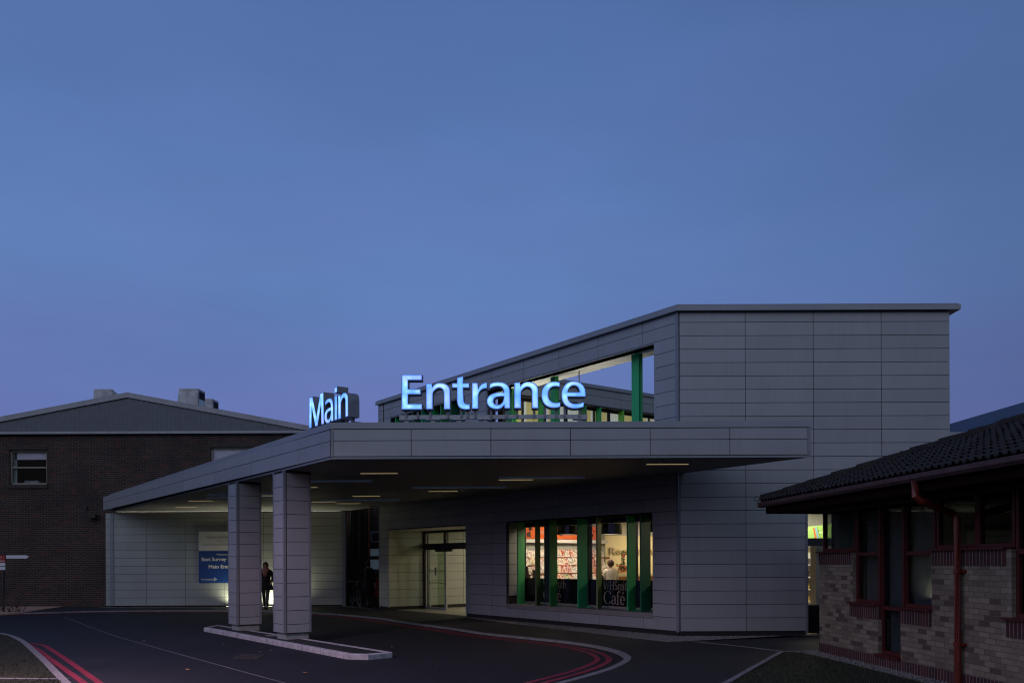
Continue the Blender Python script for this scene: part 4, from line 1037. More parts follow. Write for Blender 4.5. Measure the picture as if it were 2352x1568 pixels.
for (a,b,c,d), kind in ((w1,0),(w2,1),(gW,2)):
    wd = thing('window', ('dim window with a part-lowered blind','window with its pale blind fully down','frosted window in shadow')[kind], None, (a,YB,c)); wd.parent = hall; wd.location -= LOC[hall.name]; LOC[wd.name] = Vector((a,YB,c))
    mb = MB(); f = .06
    mb.box(a,b,YB+.08,YB+.14,c,c+f); mb.box(a,b,YB+.08,YB+.14,d-f,d); mb.box(a,a+f,YB+.08,YB+.14,c,d); mb.box(b-f,b,YB+.08,YB+.14,c,d)
    if kind != 1: mb.box(a+f,b-f,YB+.085,YB+.135,c+(d-c)*.48,c+(d-c)*.48+(.05 if kind == 0 else .14))
    mb.build('frame', M['cream_frame'] if kind < 2 else M['darkframe'], wd)
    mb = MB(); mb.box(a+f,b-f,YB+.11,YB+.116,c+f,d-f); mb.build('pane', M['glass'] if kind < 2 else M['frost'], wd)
    if kind == 0:
        mb = MB(); mb.box(a+.1,b-.08,YB+.2,YB+.21,d-.36,d-.05); mb.build('blind', M['blind'], wd)
        mb = MB(); mb.box(a+.02,a+.18,YB+.2,YB+.24,c,d); mb.box(a+.3,b-.6,YB+.5,YB+.9,c+.05,c+.2); mb.build('curtain', M['curtain'], wd)
    if kind == 1: mb = MB(); mb.box(a+.05,b-.05,YB+.15,YB+.16,c,d-.04); mb.build('blind', M['blind'], wd)
    if kind < 2:
        mb = MB(); mb.box(a-.12,b+.02,YB-.02,YB+.07,d+.004,d+.17); mb.build('lintel', M['lintel'], wd); mb = MB(); mb.box(a-.1,b+.05,YB-.05,YB+.07,c-.15,c-.004); mb.build('sill', M['lintel'], wd)
# gable
zg = ZT0+.10; xa, za = D(295,903,YB).x, D(295,903,YB).z - .16; sl = .186
mb = MB(); x = hx0; pts = []
def gt(x): return za - abs(x-xa)*sl
prof = [(0,0),(.022,-.007),(.055,-.007),(.077,0)]
xs2 = []
while x < hx1:
    for dx, dy in prof: xs2.append((x+dx, YB-.05+dy))
    x += .1
for i in range(len(xs2)-1):
    (xa_,ya_),(xb_,yb_) = xs2[i], xs2[i+1]
    if gt(xa_) > zg+.02 and gt(xb_) > zg+.02: mb.add([(xa_,ya_,zg-.05),(xb_,yb_,zg-.05),(xb_,yb_,gt(xb_)),(xa_,ya_,gt(xa_))], [(0,1,2,3)])
mb.build('gable_cladding', plain('corrugated_sheet', (.115,.125,.145), .45, .2, .1, 4), hall, recalc=False)
mb = MB(); mb.box(hx0,hx1,YB-.16,YB-.005,ZT0+.004,zg); mb.build('flashing', M['greytrim'], hall)
mb = MB(Frame((0,0,0),(1,0,0),(0,0,1),(0,1,0)))
e = 16.0
mb.prism([(xa-e,gt(xa-e)-.05),(xa,za-.02),(xa+e,gt(xa+e)-.05),(xa+e,gt(xa+e)+.16),(xa,za+.18),(xa-e,gt(xa-e)+.16)], YB-.12, YB+.02)
mb.build('verge_trim', M['greytrim'], hall)
mb = MB(Frame((0,0,0),(1,0,0),(0,0,1),(0,1,0)))
mb.prism([(xa-e,gt(xa-e)-.04),(xa,za-.04),(xa+e,gt(xa+e)-.04),(xa+e,gt(xa+e)+.12),(xa,za+.13),(xa-e,gt(xa-e)+.12)], YB+.03, YB+18)
mb.build('roof', M['trim'], hall)
def cowl(x0, x1, ytop, Y, dep, skew, label, side):
    a, b = D(x0,ytop,Y).x, D(x1,ytop,Y).x; zt = D(x0,ytop,Y).z; zb_ = zt-1.4
    mb = MB(); mb.add([(a-skew,Y,zb_),(b,Y,zb_),(b+side,Y+dep,zb_),(a-skew,Y+dep,zb_),(a,Y,zt),(b,Y,zt),(b+side,Y+dep,zt-(.0 if side < .9 else 1.0)),(a,Y+dep,zt)], [(0,3,2,1),(4,5,6,7),(0,1,5,4),(1,2,6,5),(2,3,7,6),(3,0,4,7)])
    c = mb.build('roof_cowl', M['cowl'], hall)
    if side < .9:
        n_ = Vector((dep,-side,0)).normalized()*.012
        pb, pt = Vector((b,Y,0)), Vector((b+side,Y+dep,0))
        q0, q1 = pb.lerp(pt,.12)+n_, pb.lerp(pt,.86)+n_
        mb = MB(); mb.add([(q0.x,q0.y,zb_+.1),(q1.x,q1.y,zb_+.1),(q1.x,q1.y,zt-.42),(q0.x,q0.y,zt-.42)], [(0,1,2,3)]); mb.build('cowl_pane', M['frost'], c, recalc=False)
        mb = MB()
        for k in range(5):
            z = zt-.40+k*.06; mb.add([(q0.x,q0.y,z),(q1.x,q1.y,z),(q1.x+n_.x*3,q1.y+n_.y*3,z+.05),(q0.x+n_.x*3,q0.y+n_.y*3,z+.05)], [(0,1,2,3)])
        mb.build('cowl_louvre', M['dark'], c, recalc=False)
cowl(215.2,257.5,893.5,36.5,1.1,.02,'',.95); cowl(411,454.5,892,35.6,.75,.16,'',.03); cowl(464,488,915.5,38.0,.70,.0,'',.03)
# pipes, louvre in the gap
for xpx, r, m, yt, yb_ in ((806,.05,'dark',1166,1390),(825.5,.05,'brick_hall',1160,1290),(838.5,.045,'brick_hall',1158,1285),(847.5,.05,'pipe',1155,1300)):
    p = D(xpx,1280,YB-.12); mb = MB(); mb.tube([(p.x,YB-.1,D(xpx,yb_,YB).z),(p.x,YB-.1,4.6)], r, 8); mb.build('pipe', M[m if m != 'brick_hall' else 'lintel'], hall)
mb = MB(); a,b,c,d = gL; mb.box(a,b,YB-.03,YB+.02,c,d); mb.build('louvre_panel', M['louvre'], hall)
mb = MB()
for k in range(6):
    z = c+.05+k*(d-c-.08)/6; mb.add([(a+.05,YB-.032,z+.045),(b-.02,YB-.032,z+.045),(b-.02,YB-.07,z),(a+.05,YB-.07,z)], [(0,1,2,3)]); mb.box(a+.05,b-.02,YB-.034,YB-.0305,z+.048,z+.062)
mb.build('louvre_blades', M['dark'], hall, recalc=False)
p = G(868,1387,PAV); mb = MB(); z0_ = D(868,1372,YB).z
mb.box(D(862.5,1370,YB).x, D(880,1370,YB).x, YB-.35, YB-.02, D(868,1368,YB).z, D(868,1332,YB).z); mb.box(D(862,1370,YB).x, D(880,1370,YB).x, YB-.36, YB-.01, D(868,1331.8,YB).z, D(868,1329,YB).z)
tag(mb.build('red_cabinet', M['redbin']), 'dark red box fixed to the brick wall behind the corner of the entrance', 'cabinet')
# wall lamp with cable on the brick wall
x0_, y0_ = 208, 1190
lp = thing('wall_lamp', 'old unlit floodlight with a looping cable on the dark brick wall', 'lamp', (D(212,1190,YB).x,YB-.05,D(212,1200,YB).z))
a = D(207,1180,YB-.1); mb = MB(); mb.box(a.x,a.x+.28,YB-.28,YB-.06,a.z-.16,a.z); mb.build('lamp_head', M['lintel'], lp)
mb = MB(); mb.tube([(D(198.5,1168,YB).x,YB-.04,D(198,1166,YB).z),(D(198.5,1185,YB).x,YB-.04,D(198,1186,YB).z),(D(203,1194,YB).x,YB-.05,D(203,1193,YB).z),(D(210,1195,YB).x,YB-.06,D(210,1197,YB).z),(D(215,1190,YB).x,YB-.08,D(215,1187,YB).z)], .014, 6)
mb.tube([(D(219.5,1187,YB).x,YB-.04,D(219,1186,YB).z),(D(219.5,1205,YB).x,YB-.04,D(219,1206,YB).z)], .012, 6); mb.build('cable', M['dark'], lp)
mb = MB(); q = D(198.5,1165,YB); mb.box(q.x-.05,q.x+.05,YB-.07,YB-.005,q.z-.04,q.z+.06); mb.build('junction_box', M['darkframe'], lp)
# direction signs at the left edge
YSg = 30.5
def sbox(name, x0, x1, y0, y1, mat, label, arrow=False, txt=None):
    a, b = D(x0,y0,YSg), D(x1,y1,YSg); t_ = thing(name, label, 'sign', ((a.x+b.x)/2, YSg, b.z), 'direction signs at the left edge' )
    fr = Frame((0,0,0),(1,0,0),(0,0,1),(0,1,0)); mb = MB(fr)
    if arrow: mb.prism([(a.x,b.z),(b.x-.09,b.z),(b.x,(a.z+b.z)/2),(b.x-.09,a.z),(a.x,a.z)], YSg-.02, YSg+.02)
    else: mb.prism([(a.x,b.z),(b.x,b.z),(b.x,a.z),(a.x,a.z)], YSg-.02, YSg+.02)
    mb.build('sign_panel', M[mat], t_)
    if txt:
        s = (a.z-b.z)*.62; vs, fs = text_geo(txt, s, bold=.02*s); w = max(v[0] for v in vs); mb = MB(); xr = D(txt_r,1280,YSg).x
        mb.add([(xr-w+v[0], YSg-.024, b.z+(a.z-b.z)*.28+v[1]) for v in vs], fs); mb.build('lettering', M['signwhite'], t_)
    return t_
txt_r = 4.6; sbox('direction_sign', -60, 12.0, 1275, 1282.3, 'signred', 'upper red direction sign ending in the letters ce', txt='Ambulance entrance')
txt_r = 11.8; sbox('direction_sign', -60, 12.0, 1283.3, 1291, 'signred', 'red direction sign ending in the word Centre', txt='Outpatient Centre')
sbox('direction_sign', -60, 12.3, 1292, 1299.2, 'signwhite', 'blank white sign directly under the red Centre sign')
sbox('direction_sign', -60, 12.3, 1301, 1308, 'signwhite', 'blank white sign, lowest of the stack at the left edge')
sbox('arrow_sign', 14.7, 66.5, 1274.5, 1281.8, 'signwhite', 'long blank white sign with a pointed right end', arrow=True)
mb = MB(); 
for xx in (-30, 6): 
    q = D(xx,1300,YSg); mb.tube([(q.x,YSg+.06,0),(q.x,YSg+.06,D(xx,1272,YSg).z)], .04, 8)
tag(mb.build('sign_posts', M['dark']), 'dark posts carrying the red and white direction signs', 'post')
# twigs of a bare shrub below the signs
sh = MB(); rnd = random.Random(4)
for k in range(46):
    bx = D(rnd.uniform(-60,50),1380,YSg).x; z = rnd.uniform(.05,.4); q = [(bx,YSg-.2+rnd.uniform(-.3,.3),.03)]
    for j in range(4): q.append((q[-1][0]+rnd.gauss(0,.12), q[-1][1]+rnd.gauss(0,.08), q[-1][2]+rnd.uniform(.05,.17)))
    sh.tube(q, [.012,.01,.007,.005,.003], 5)
    for j in range(5):
        p = q[rnd.randint(1,4)]; d = [rnd.gauss(0,.03) for _ in range(6)]; sh.add([p,(p[0]+d[0]+.03,p[1]+d[1],p[2]+d[2]),(p[0]+d[3],p[1]+d[4],p[2]+d[5]+.04)], [(0,1,2)])
tag(sh.build('bare_shrub', plain('twig', (.06,.045,.04), .8)), 'low bare twiggy shrub in front of the brick hall below the signs', 'shrub')
# pale lit paving strip bottom-left by the hall
pv = [G(x,y,PAV) for x,y in ((-200,1393),(0,1392),(162,1389.8),(120,1396),(45,1407),(0,1410),(-200,1412))]
pave = plain('pale_paving', (.40,.24,.17), .85, 0, .2, 4)
struct(ground_poly('paving', [(p.x,p.y) for p in pv], PAV+.012, pave, .1))
# ================================================================== BUNGALOW (right)
bun = thing('brick_bungalow', 'single storey pale brick bungalow with dark red timber windows and a low tiled roof', 'building', (fb_o.x,fb_o.y,0))
bs = lambda xsrc: Bs(xsrc*.65333)
ZSO = 2.72
s1,s2,s3,s4,s5 = bs(2998), bs(3080), bs(3086), bs(3165), bs(3275)
s6, s7 = bs(3368), bs(3556)
SE = 10.0
zb1 = .80; zs1 = 1.02; zh0, zh1 = 1.70, 1.91
hl = [(-.02,s1,zh1,ZSO),(s1,s3,zs1,ZSO),(s3,s4,.24,ZSO),(s4,s5,zs1,ZSO),(s5,s7,zh1,ZSO),(s7,SE-1.5,zs1,ZSO)]
sold = [(0.0,s1-.04,zh0,zh1),(s1-.10,s3,zb1,zs1),(s4,s5+.0,zb1,zs1),(s5,s7-.1,zh0,zh1),(s7-.1,SE-1.5,zb1,zs1)]
mb = MB(FB)
for r in rects(0,SE,.215,ZSO,hl+sold): mb.box(r[0],r[1],0,.24,r[2],r[3])
mb.box(0,.24,.241,6.0,.215,ZSO)
mb.build('wall', M['brick_buff'], bun)
mb = MB(FB)
for (a,b,c,d) in sold: mb.box(a,b,-.012,.235,c,d)
mb.box(-.012,SE,-.012,.24,-.05,.212); mb.box(-.012,.23,.241,6.0,-.05,.212)
mb.build('soldier_course', M['soldier'], bun)
mb = MB(FB)
for (a,b,c,d) in ((-.03,s1-.02,zh1,zh1+.025),(s1-.13,s3,zs1,zs1+.03),(s4-.02,s5+.02,zs1,zs1+.03),(s5,s7-.08,zh1,zh1+.025),(s7-.12,SE-1.5,zs1,zs1+.03),(s3-.04,s4+.02,.213,.25)): mb.box(a,b,-.06,.12,c,d)
each(mb, 'sill', M['redframe'], bun)
mb = MB(FB); mb.box(.3,SE,2.2,2.3,.0,ZSO); mb.box(.3,SE,.3,2.2,-.02,.02); mb.box(.3,SE,.3,2.2,ZSO-.02,ZSO); mb.box(.26,.3,.3,2.2,0,ZSO); mb.build('back_room', M['room_dark'], bun)
def bwin(a, b, c, d, mid=None, curtain=(0,1), curt=True):
    wd = thing('window', None, None, tuple(FB((a,0,c)))); wd.parent = bun; wd.location -= LOC[bun.name]; LOC[wd.name] = FB((a,0,c))
    f = .055; y0, y1 = .06, .13; mb = MB(FB)
    mb.box(a,b,y0,y1,c,c+f); mb.box(a,b,y0,y1,d-f,d); mb.box(a,a+f,y0,y1,c+f,d-f); mb.box(b-f,b,y0,y1,c+f,d-f)
    if mid: mb.box(a+f,b-f,y0-.01,y1,mid-.03,mid+.03)
    mb.build('frame', M['redframe'], wd)
    mb = MB(FB); mb.box(a+f,b-f,.098,.103,c+f,d-f); mb.build('pane', M['glass_dark'], wd)
    if curt:
        mb = MB(FB); ca, cb = a+(b-a)*curtain[0], a+(b-a)*curtain[1]; n_ = 28; vs = []; 
        for i in range(n_+1):
            x = ca+(cb-ca)*i/n_; y = .20+.022*math.sin(i*1.7)+.01*math.sin(i*.6); vs += [(x,y,c+.02),(x,y,d)]
        mb.add(vs, [(2*i,2*i+2,2*i+3,2*i+1) for i in range(n_)]); mb.build('curtain', M['curtain'], wd, recalc=False, smooth=True)
bwin(.03,s1-.02,zh1+.025,ZSO,curtain=(.1,.95)); bwin(s1,s3-.02,zs1+.03,ZSO,1.88,(.15,1)); bwin(s3-.02,s4+.01,.25,ZSO,1.0,(.0,1)); bwin(s4+.01,s5,zs1+.03,ZSO,1.88,(.0,.9))
bwin(s5+.03,(s5+s7)/2+.1,zh1+.025,ZSO,None,(.1,.9),False); bwin((s5+s7)/2+.1,s7-.02,zh1+.025,ZSO,None,(0,1),False); bwin(s7,s7+1.4,zs1+.03,ZSO,1.88,(0,.8)); bwin(s7+1.4,s7+2.8,zs1+.03,ZSO,1.88,(0,.8))
mb = MB(FB); mb.box(s3-.06,s3+.0,.04,.15,1.0,ZSO-.001); mb.box(s4-.02,s4+.04,.04,.15,1.0,ZSO-.001); each(mb, 'window_post', M['redframe'], bun)
# eaves
ov, ZG = .8, 2.93; e0 = -.96
mb = MB(FB); mb.box(e0+.25,SE,-ov+.12,.3,ZSO+.0,ZSO+.03); mb.box(e0+.25,.0,.3,6,ZSO,ZSO+.03); mb.build('eaves_soffit', plain('shade_dark_soffit', (.014,.012,.012), .9, 0, .3, 8, .08), bun)  # shade under the eaves is put into the near-black soffit colour
mb = MB(FB); mb.box(e0+.12,SE,-ov+.09,-ov+.118,ZSO-.02,ZG-.03); mb.box(e0+.12,e0+.15,-ov+.12,6,ZSO-.02,ZG-.03); mb.build('fascia', plain('shade_dark_fascia', (.012,.004,.004), .9, 0, .2, 8, .08), bun)  # fascia coloured almost black to carry the darkness below the gutter
mb = MB(Frame(FB.o, FB.ey, FB.ez, FB.ex))
mb.prism([(-ov-.04,ZG),(-ov-.035,ZG-.06),(-ov+.0,ZG-.10),(-ov+.085,ZG-.10),(-ov+.085,ZG-.005),(-ov+.07,ZG-.005),(-ov+.07,ZG-.08),(-ov+.0,ZG-.08),(-ov-.025,ZG-.05),(-ov-.03,ZG)], e0, SE)
g2 = MB(FB); g2.box(e0-.003,e0+.006,-ov-.037,-ov+.08,ZG-.095,ZG-.002)
gut = mb.build('gutter', M['gutter'], bun); g2.build('gutter_end', M['gutter'], bun)
# downpipe with swan neck
sd = bs(3383) - .0
mb = MB(FB); sg_ = Bs(2103, -ov+.03)
mb.tube([(sg_,-ov+.03,ZG-.09),(sg_,-ov+.03,ZG-.30),(sg_+.02,-ov+.1,ZG-.36),(sd-.02,-.13,2.42),(sd,-.07,2.35),(sd,-.07,.02)], .05, 12)
for z in (1.62,.62): mb.box(sd-.10,sd+.10,-.045,-.0,z-.02,z+.02); mb.tube([(sd,-.07,z-.025),(sd,-.07,z+.025)], .058, 12)
mb.build('downpipe', M['redpipe'], bun)
# tiled roof: wavy pantile courses on the eaves slope, plain hip slope behind
pit = .345; mb = MB(FB); e1 = e0+.03; step = .30; nrow = 18; ns = int((SE+2-e1)/.03)
def tz(b_): return ZG+.035 + (b_+ov-.02)*pit
for j in range(nrow):
    b0_, b1_ = -ov-.03+step*j, -ov-.03+step*(j+1)+.01
    vs = []; cnt = 0; idx = []
    for i in range(ns+1):
        s = e1 + .03*i; s0h = e1+(b0_+ov+.03)     # hip line: s grows with b
        if s < e1 + (b0_+ov+.03): s_a = e1+(b0_+ov+.03)
        else: s_a = s
        ph = (s % .15)/.15; wv = .026*max(0, math.sin(math.pi*min(1, ph/.55)))**.8 if ph < .55 else 0
        rn = .006*math.sin(s*13.7+j*5.1)
        s_b = max(s, e1+(b1_+ov+.03))
        vs += [(s_a,b0_,tz(b0_)+.018+rn-.014+wv*.2),(s_a,b0_,tz(b0_)+.024+wv+rn),(s_b,b1_,tz(b1_)+wv+rn)]
    fs = []
    for i in range(ns):
        fs.append((3*i+1,3*i+4,3*i+5,3*i+2))
        if vs[3*i+1][2]-vs[3*i][2] < .032: fs.append((3*i,3*i+3,3*i+4,3*i+1))
    mb.add(vs, fs)
roof = mb.build('roof', M['tile'], bun, recalc=False)
mb = MB(FB); bt = -ov+step*nrow; mb.add([(e1,-ov,tz(-ov)-.03),(SE+2,-ov,tz(-ov)-.03),(SE+2,bt,tz(bt)-.03),(e1+(bt+ov),bt,tz(bt)-.03),(e1,2*bt+ov,tz(-ov)-.03)], [(0,1,2,3),(0,3,4)]); mb.build('roof_deck', M['room_dark'], bun, recalc=False)
mb = MB(FB); k = 0; rnd = random.Random(9)
while k*.33 < step*nrow-.2:
    t0, t1 = k*.33+.05, k*.33+.40; 
    a_ = (e1+t0, -ov-.02+t0, tz(-ov-.02+t0)+.02+rnd.uniform(-.006,.006)); b_ = (e1+t1, -ov-.02+t1, tz(-ov-.02+t1)+.005+rnd.uniform(-.006,.006))
    mb.tube([a_, b_], [.105,.095], 10); k += 1
mb.build('hip_tiles', M['tile'], roof)
mb = MB(FB)
for k in range(26):
    t0 = rnd.uniform(.5,4.6); r_ = rnd.uniform(.012,.04); c = Vector((e1+t0+rnd.uniform(-.02,.05), -ov-.02+t0+rnd.uniform(-.08,.0), tz(-ov-.02+t0)+.115+rnd.uniform(-.02,.0)))
    mb.add([(c.x+r_*math.cos(q)*(1+.3*math.sin(3*q)), c.y+r_*math.sin(q), c.z+.004-abs(r_*math.sin(q))*.2) for q in [i*.785 for i in range(8)]], [tuple(range(8))])
mb.build('lichen_patch', M['lichen'], roof, recalc=False)
mb = MB(FB); mb.ring((e1-.02,-ov-.05,tz(-ov)+.05),(1,-.3,.0),.045,.008,14,5); mb.build('hip_iron', M['dark'], roof)
# ================================================================== FAR ROOF (right)
far = thing('far_building', 'distant building with a dark blue sloping metal roof behind the tower', 'building', (D(2280,1200,44).x,44,0))
YF = 44; mb = MB(); xa0, xa1 = D(2120,990,YF).x, D(2600,990,YF).x; ze = D(2260,991,YF).z
mb.box(xa0,xa1,YF+.3,YF+10,-.05,ze-.25); mb.build('wall', M['clad'], far)
mb = MB(); mb.box(xa0-.1,xa1,YF,YF+.3,D(2260,1003,YF).z,ze); mb.build('fascia', M['coping'], far)
mb = MB(); sl_ = (D(2181,976,YF+.1).z-ze); 
h0 = D(2120,991.5,YF).z; h1 = D(2600,856,YF).z
tr_, tl_ = D(2750,806,YF+14), D(2100,1000,YF+14)
mb.add([(xa0,YF+.02,ze+.01),(tr_.x,YF+.02,ze+.01),tuple(tr_),tuple(tl_),(tr_.x,YF+14,ze),(xa0,YF+14,ze)], [(0,1,2,3),(3,2,4,5)])
mb.build('roof', M['roofmetal'], far, recalc=False)
# ================================================================== PEOPLE
def skin_mesh(name, chains, mat, parent, origin, rot=0, sub=2):
    """chains: list of point lists [(x,y,z,r)...]; equal points are welded"""
    vs, rs, es, key = [], [], [], {}
    for ch in chains:
        prev = None
        for (x,y,z,r) in ch:
            k = (round(x,4),round(y,4),round(z,4))
            if k not in key: key[k] = len(vs); vs.append((x,y,z)); rs.append(r)
            i = key[k]
            if prev is not None and prev != i: es.append((prev,i))
            prev = i
    me = bpy.data.meshes.new(name); me.from_pydata(vs, es, [])
    o = bpy.data.objects.new(name, me); COL.objects.link(o)
    o.modifiers.new('s','SKIN'); me.skin_vertices or me.attributes
    for i, r in enumerate(rs): me.skin_vertices[0].data[i].radius = (r, r)
    me.skin_vertices[0].data[0].use_root = True
    sb = o.modifiers.new('u','SUBSURF'); sb.levels = sub; sb.render_levels = sub
    bpy.context.view_layer.update(); dg = bpy.context.evaluated_depsgraph_get()
    m2 = bpy.data.meshes.new_from_object(o.evaluated_get(dg)); bpy.data.objects.remove(o); bpy.data.meshes.remove(me)
    rm = Matrix.Rotation(rot, 4, 'Z')
    for p in m2.polygons: p.use_smooth = True
    m2.transform(rm); m2.materials.clear()
    m2.materials.append(mat); m2.name = name
    ob = bpy.data.objects.new(name, m2); COL.objects.link(ob); ob.parent = parent; ob.location = Vector(origin) - LOC[parent.name]; LOC[ob.name] = Vector(origin)
    return ob
def hand_chains(w, d, side, curl=.5):
    """hand hanging from the wrist w, direction d (unit, downwards), side = +-1 for the thumb"""
    w, d = Vector(w), Vector(d).normalized(); acr = Vector((0,1,0)); pn = d.cross(acr).normalized(); ch = []
    pal = w + d*.05; pe = w + d*.085
    ch.append([(*w,.024),(*pal,.030),(*pe,.026)])
    for i, (l_, off) in enumerate(((.062,-.027),(.074,-.009),(.070,.009),(.055,.026))):
        b = pe + acr*off*1.0 + d*.002; m = b + d*l_*.5 + pn*curl*.012*side; t = b + d*l_*.92 + pn*curl*.036*side
        ch.append([(*pe,.026),(*b,.010),(*m,.009),(*t,.007)])
    th = w + d*.03 - acr*.03; ch.append([(*pal,.030),(*th,.012),(*(th+d*.035-acr*.012),.010),(*(th+d*.06-acr*.01),.008)])
    return ch
def rot_pts(prof): return prof
def person(label, loc, rot, coat, hair, legs, h=1.70, scarf=None, longhair=True, arms='walk', hem=.70, sit=False, group=None, stride=.12):
    P = thing('person', label, 'person', loc, group); k = h/1.70
    hp = .90*k
    def S(*c): return (c[0]*k, c[1]*k, c[2]*k, c[3]*k)
    # front is -y
    if not sit:
        lA = [S(0,0,.92,.13),S(.085,0,.86,.085),S(.075,-stride*.5,.48,.055),S(.065,-stride*.9,.09,.037),S(.065,-stride-.13,.035,.028)]
        lB = [S(0,0,.92,.13),S(-.085,0,.86,.085),S(-.07,stride*.2,.48,.055),S(-.055,stride*.9,.10,.037),S(-.055,stride-.10,.04,.028)]
    else:
        lA = [S(0,0,.56,.13),S(.09,-.03,.52,.085),S(.10,-.42,.50,.058),S(.10,-.42,.09,.04),S(.10,-.55,.035,.028)]
        lB = [S(0,0,.56,.13),S(-.09,-.03,.52,.085),S(-.10,-.42,.50,.058),S(-.10,-.40,.09,.04),S(-.10,-.53,.035,.028)]
    dz = -.36 if sit else 0
    tor = [S(0,0,.92+dz,.13),S(0,0,1.10+dz,.115),S(0,0,1.30+dz,.135),S(0,.0,1.42+dz,.10),S(0,0,1.485+dz,.052),S(0,-.012,1.53+dz,.05)]
    if sit: tor[0] = S(0,0,.56,.13)
    head = [S(0,-.012,1.53+dz,.05),S(0,-.022,1.575+dz,.078),S(0,-.012,1.63+dz,.088),S(0,-.004,1.672+dz,.058)]
    if arms == 'walk':
        aR = [S(0,.0,1.42+dz,.10),S(.175,0,1.40+dz,.06),S(.275,.03,1.16+dz,.048),S(.235,-.12,.99+dz,.032)]; dR = (-.25,-.55,-.6)
        aL = [S(0,.0,1.42+dz,.10),S(-.175,0,1.40+dz,.06),S(-.25,.03,1.15+dz,.046),S(-.31,-.01,.91+dz,.032)]; dL_ = (-.1,-.1,-1)
    else:
        aR = [S(0,.0,1.42+dz,.10),S(.165,0,1.405+dz,.055),S(.21,-.03,1.16+dz,.043),S(.15,-.22,1.06+dz,.030)]; dR = (-.3,-.9,-.1)
        aL = [S(0,.0,1.42+dz,.10),S(-.165,0,1.405+dz,.055),S(-.21,-.03,1.16+dz,.043),S(-.15,-.22,1.06+dz,.030)]; dL_ = (.3,-.9,-.1)
    hr = hand_chains(aR[-1][:3], dR, 1); hl_ = hand_chains(aL[-1][:3], dL_, -1)
    for c in hr + hl_:
        pass
    hr[0][0] = aR[-1]; hl_[0][0] = aL[-1]
    body = skin_mesh('body', [tor[:1]+[],lA,lB,tor,head,aR,aL]+hr+hl_, M['skin'], P, loc, rot)
    Fm = Frame(loc, (math.cos(rot),math.sin(rot),0), (-math.sin(rot),math.cos(rot),0))
    # face: nose, eyes, mouth, ears
    z0 = (1.605+dz)*k
    mb = MB(Fm); mb.add([(-.012*k,-.095*k,z0-.012*k),(.012*k,-.095*k,z0-.012*k),(0,-.122*k,z0-.01*k),(0,-.097*k,z0+.03*k)], [(0,1,2),(0,2,3),(1,3,2)])
    for s in (-1,1): mb.lathe([(.004,-.02),(.012,0),(.008,.02)], (s*.086*k,0,z0), 6)
    mb.build('nose_and_ears', M['skin'], body, smooth=True)
    mb = MB(Fm)
    for s in (-1,1): mb.lathe([(.003,-.006),(.009,0),(.003,.006)], (s*.032*k,-.092*k,z0+.022*k), 8)
    mb.build('eyes', M['darkhair'], body)
    mb = MB(Fm); mb.box(-.022*k,.022*k,-.101*k,-.088*k,z0-.045*k,z0-.036*k); mb.build('mouth', M['flower'], body)
    # hair
    mb = MB(Fm); hz = (1.63+dz)*k; n1, n2 = 18, 10; vs = []
    for j in range(n2+1):
        ph = math.pi*j/n2; 
        for i in range(n1):
            th = 2*math.pi*i/n1; x, y, z = math.sin(ph)*math.cos(th), math.sin(ph)*math.sin(th), math.cos(ph)
            r_ = .104*k*(1+.04*math.sin(5*th+j)); yy = y*r_*1.1+.012*k; zz = z*r_*1.05
            if z < .15 and y < -.25: yy = max(yy, -.045*k)
            if z < 0: zz *= (1.0 if not longhair else 1.5)
            vs.append((x*r_*.98, yy, hz+zz+.006*k))
    mb.add(vs, [(j*n1+i, j*n1+(i+1)%n1, (j+1)*n1+(i+1)%n1, (j+1)*n1+i) for j in range(n2) for i in range(n1)])
    mb.build('hair', hair, body, smooth=True)
    # garments follow the same limbs, slightly larger
    def G_(c, g): return [(x,y,z,r+g) for (x,y,z,r) in c]
    top = [tor[0:1]]
    if not sit: prof = [(.275,.22,hem),(.24,.19,hem+.13),(.18,.14,1.0),(.155,.12,1.12),(.18,.13,1.28),(.20,.12,1.38),(.165,.10,1.44),(.07,.07,1.485)]
    else: prof = [(.19,.16,.50),(.17,.14,.66),(.15,.122,.78),(.17,.125,.94),(.185,.115,1.02),(.155,.095,1.08),(.07,.07,1.125)]
    mb = MB(Fm); mb.lathe([(a*k*(1.1 if scarf else 1),b*k,c*k) for a,b,c in prof], (0,0,0), 20)
    ct = mb.build('coat', coat, P, smooth=True)
    shR, shL = S(.09,.0,1.415+dz,.088), S(-.09,.0,1.415+dz,.088)
    skin_mesh('sleeve', [[shR]+G_(aR[1:],.018)], coat, ct, loc, rot); skin_mesh('sleeve', [[shL]+G_(aL[1:],.018)], coat, ct, loc, rot)
    skin_mesh('trousers', [G_(lA[:4],.012)], legs, P, loc, rot); skin_mesh('trousers', [G_(lB[:4],.012)], legs, P, loc, rot)
    for l_ in (lA, lB):
        a_, t_ = Vector(l_[3][:3]), Vector(l_[4][:3]); mb = MB(Fm)
        hz_ = min(a_.z-.06*k, .03*k) if not sit else .02
        mb.tube([(a_.x,a_.y+.03*k,.045*k),(a_.x,a_.y-.03*k,.05*k),(t_.x,t_.y+.03*k,.042*k),(t_.x,t_.y-.015*k,.034*k)], [.040*k,.048*k,.040*k,.026*k], 10); mb.box(a_.x-.03*k,a_.x+.03*k,a_.y-.0*k,a_.y+.06*k,.003,.03*k); mb.tube([(a_.x,a_.y+.005*k,.02*k),(a_.x,a_.y+.005*k,.10*k),(a_.x,a_.y+.0*k,.22*k)], [.052*k,.056*k,.060*k], 10)
        mb.build('shoe', M['blackboot'], P, smooth=True)
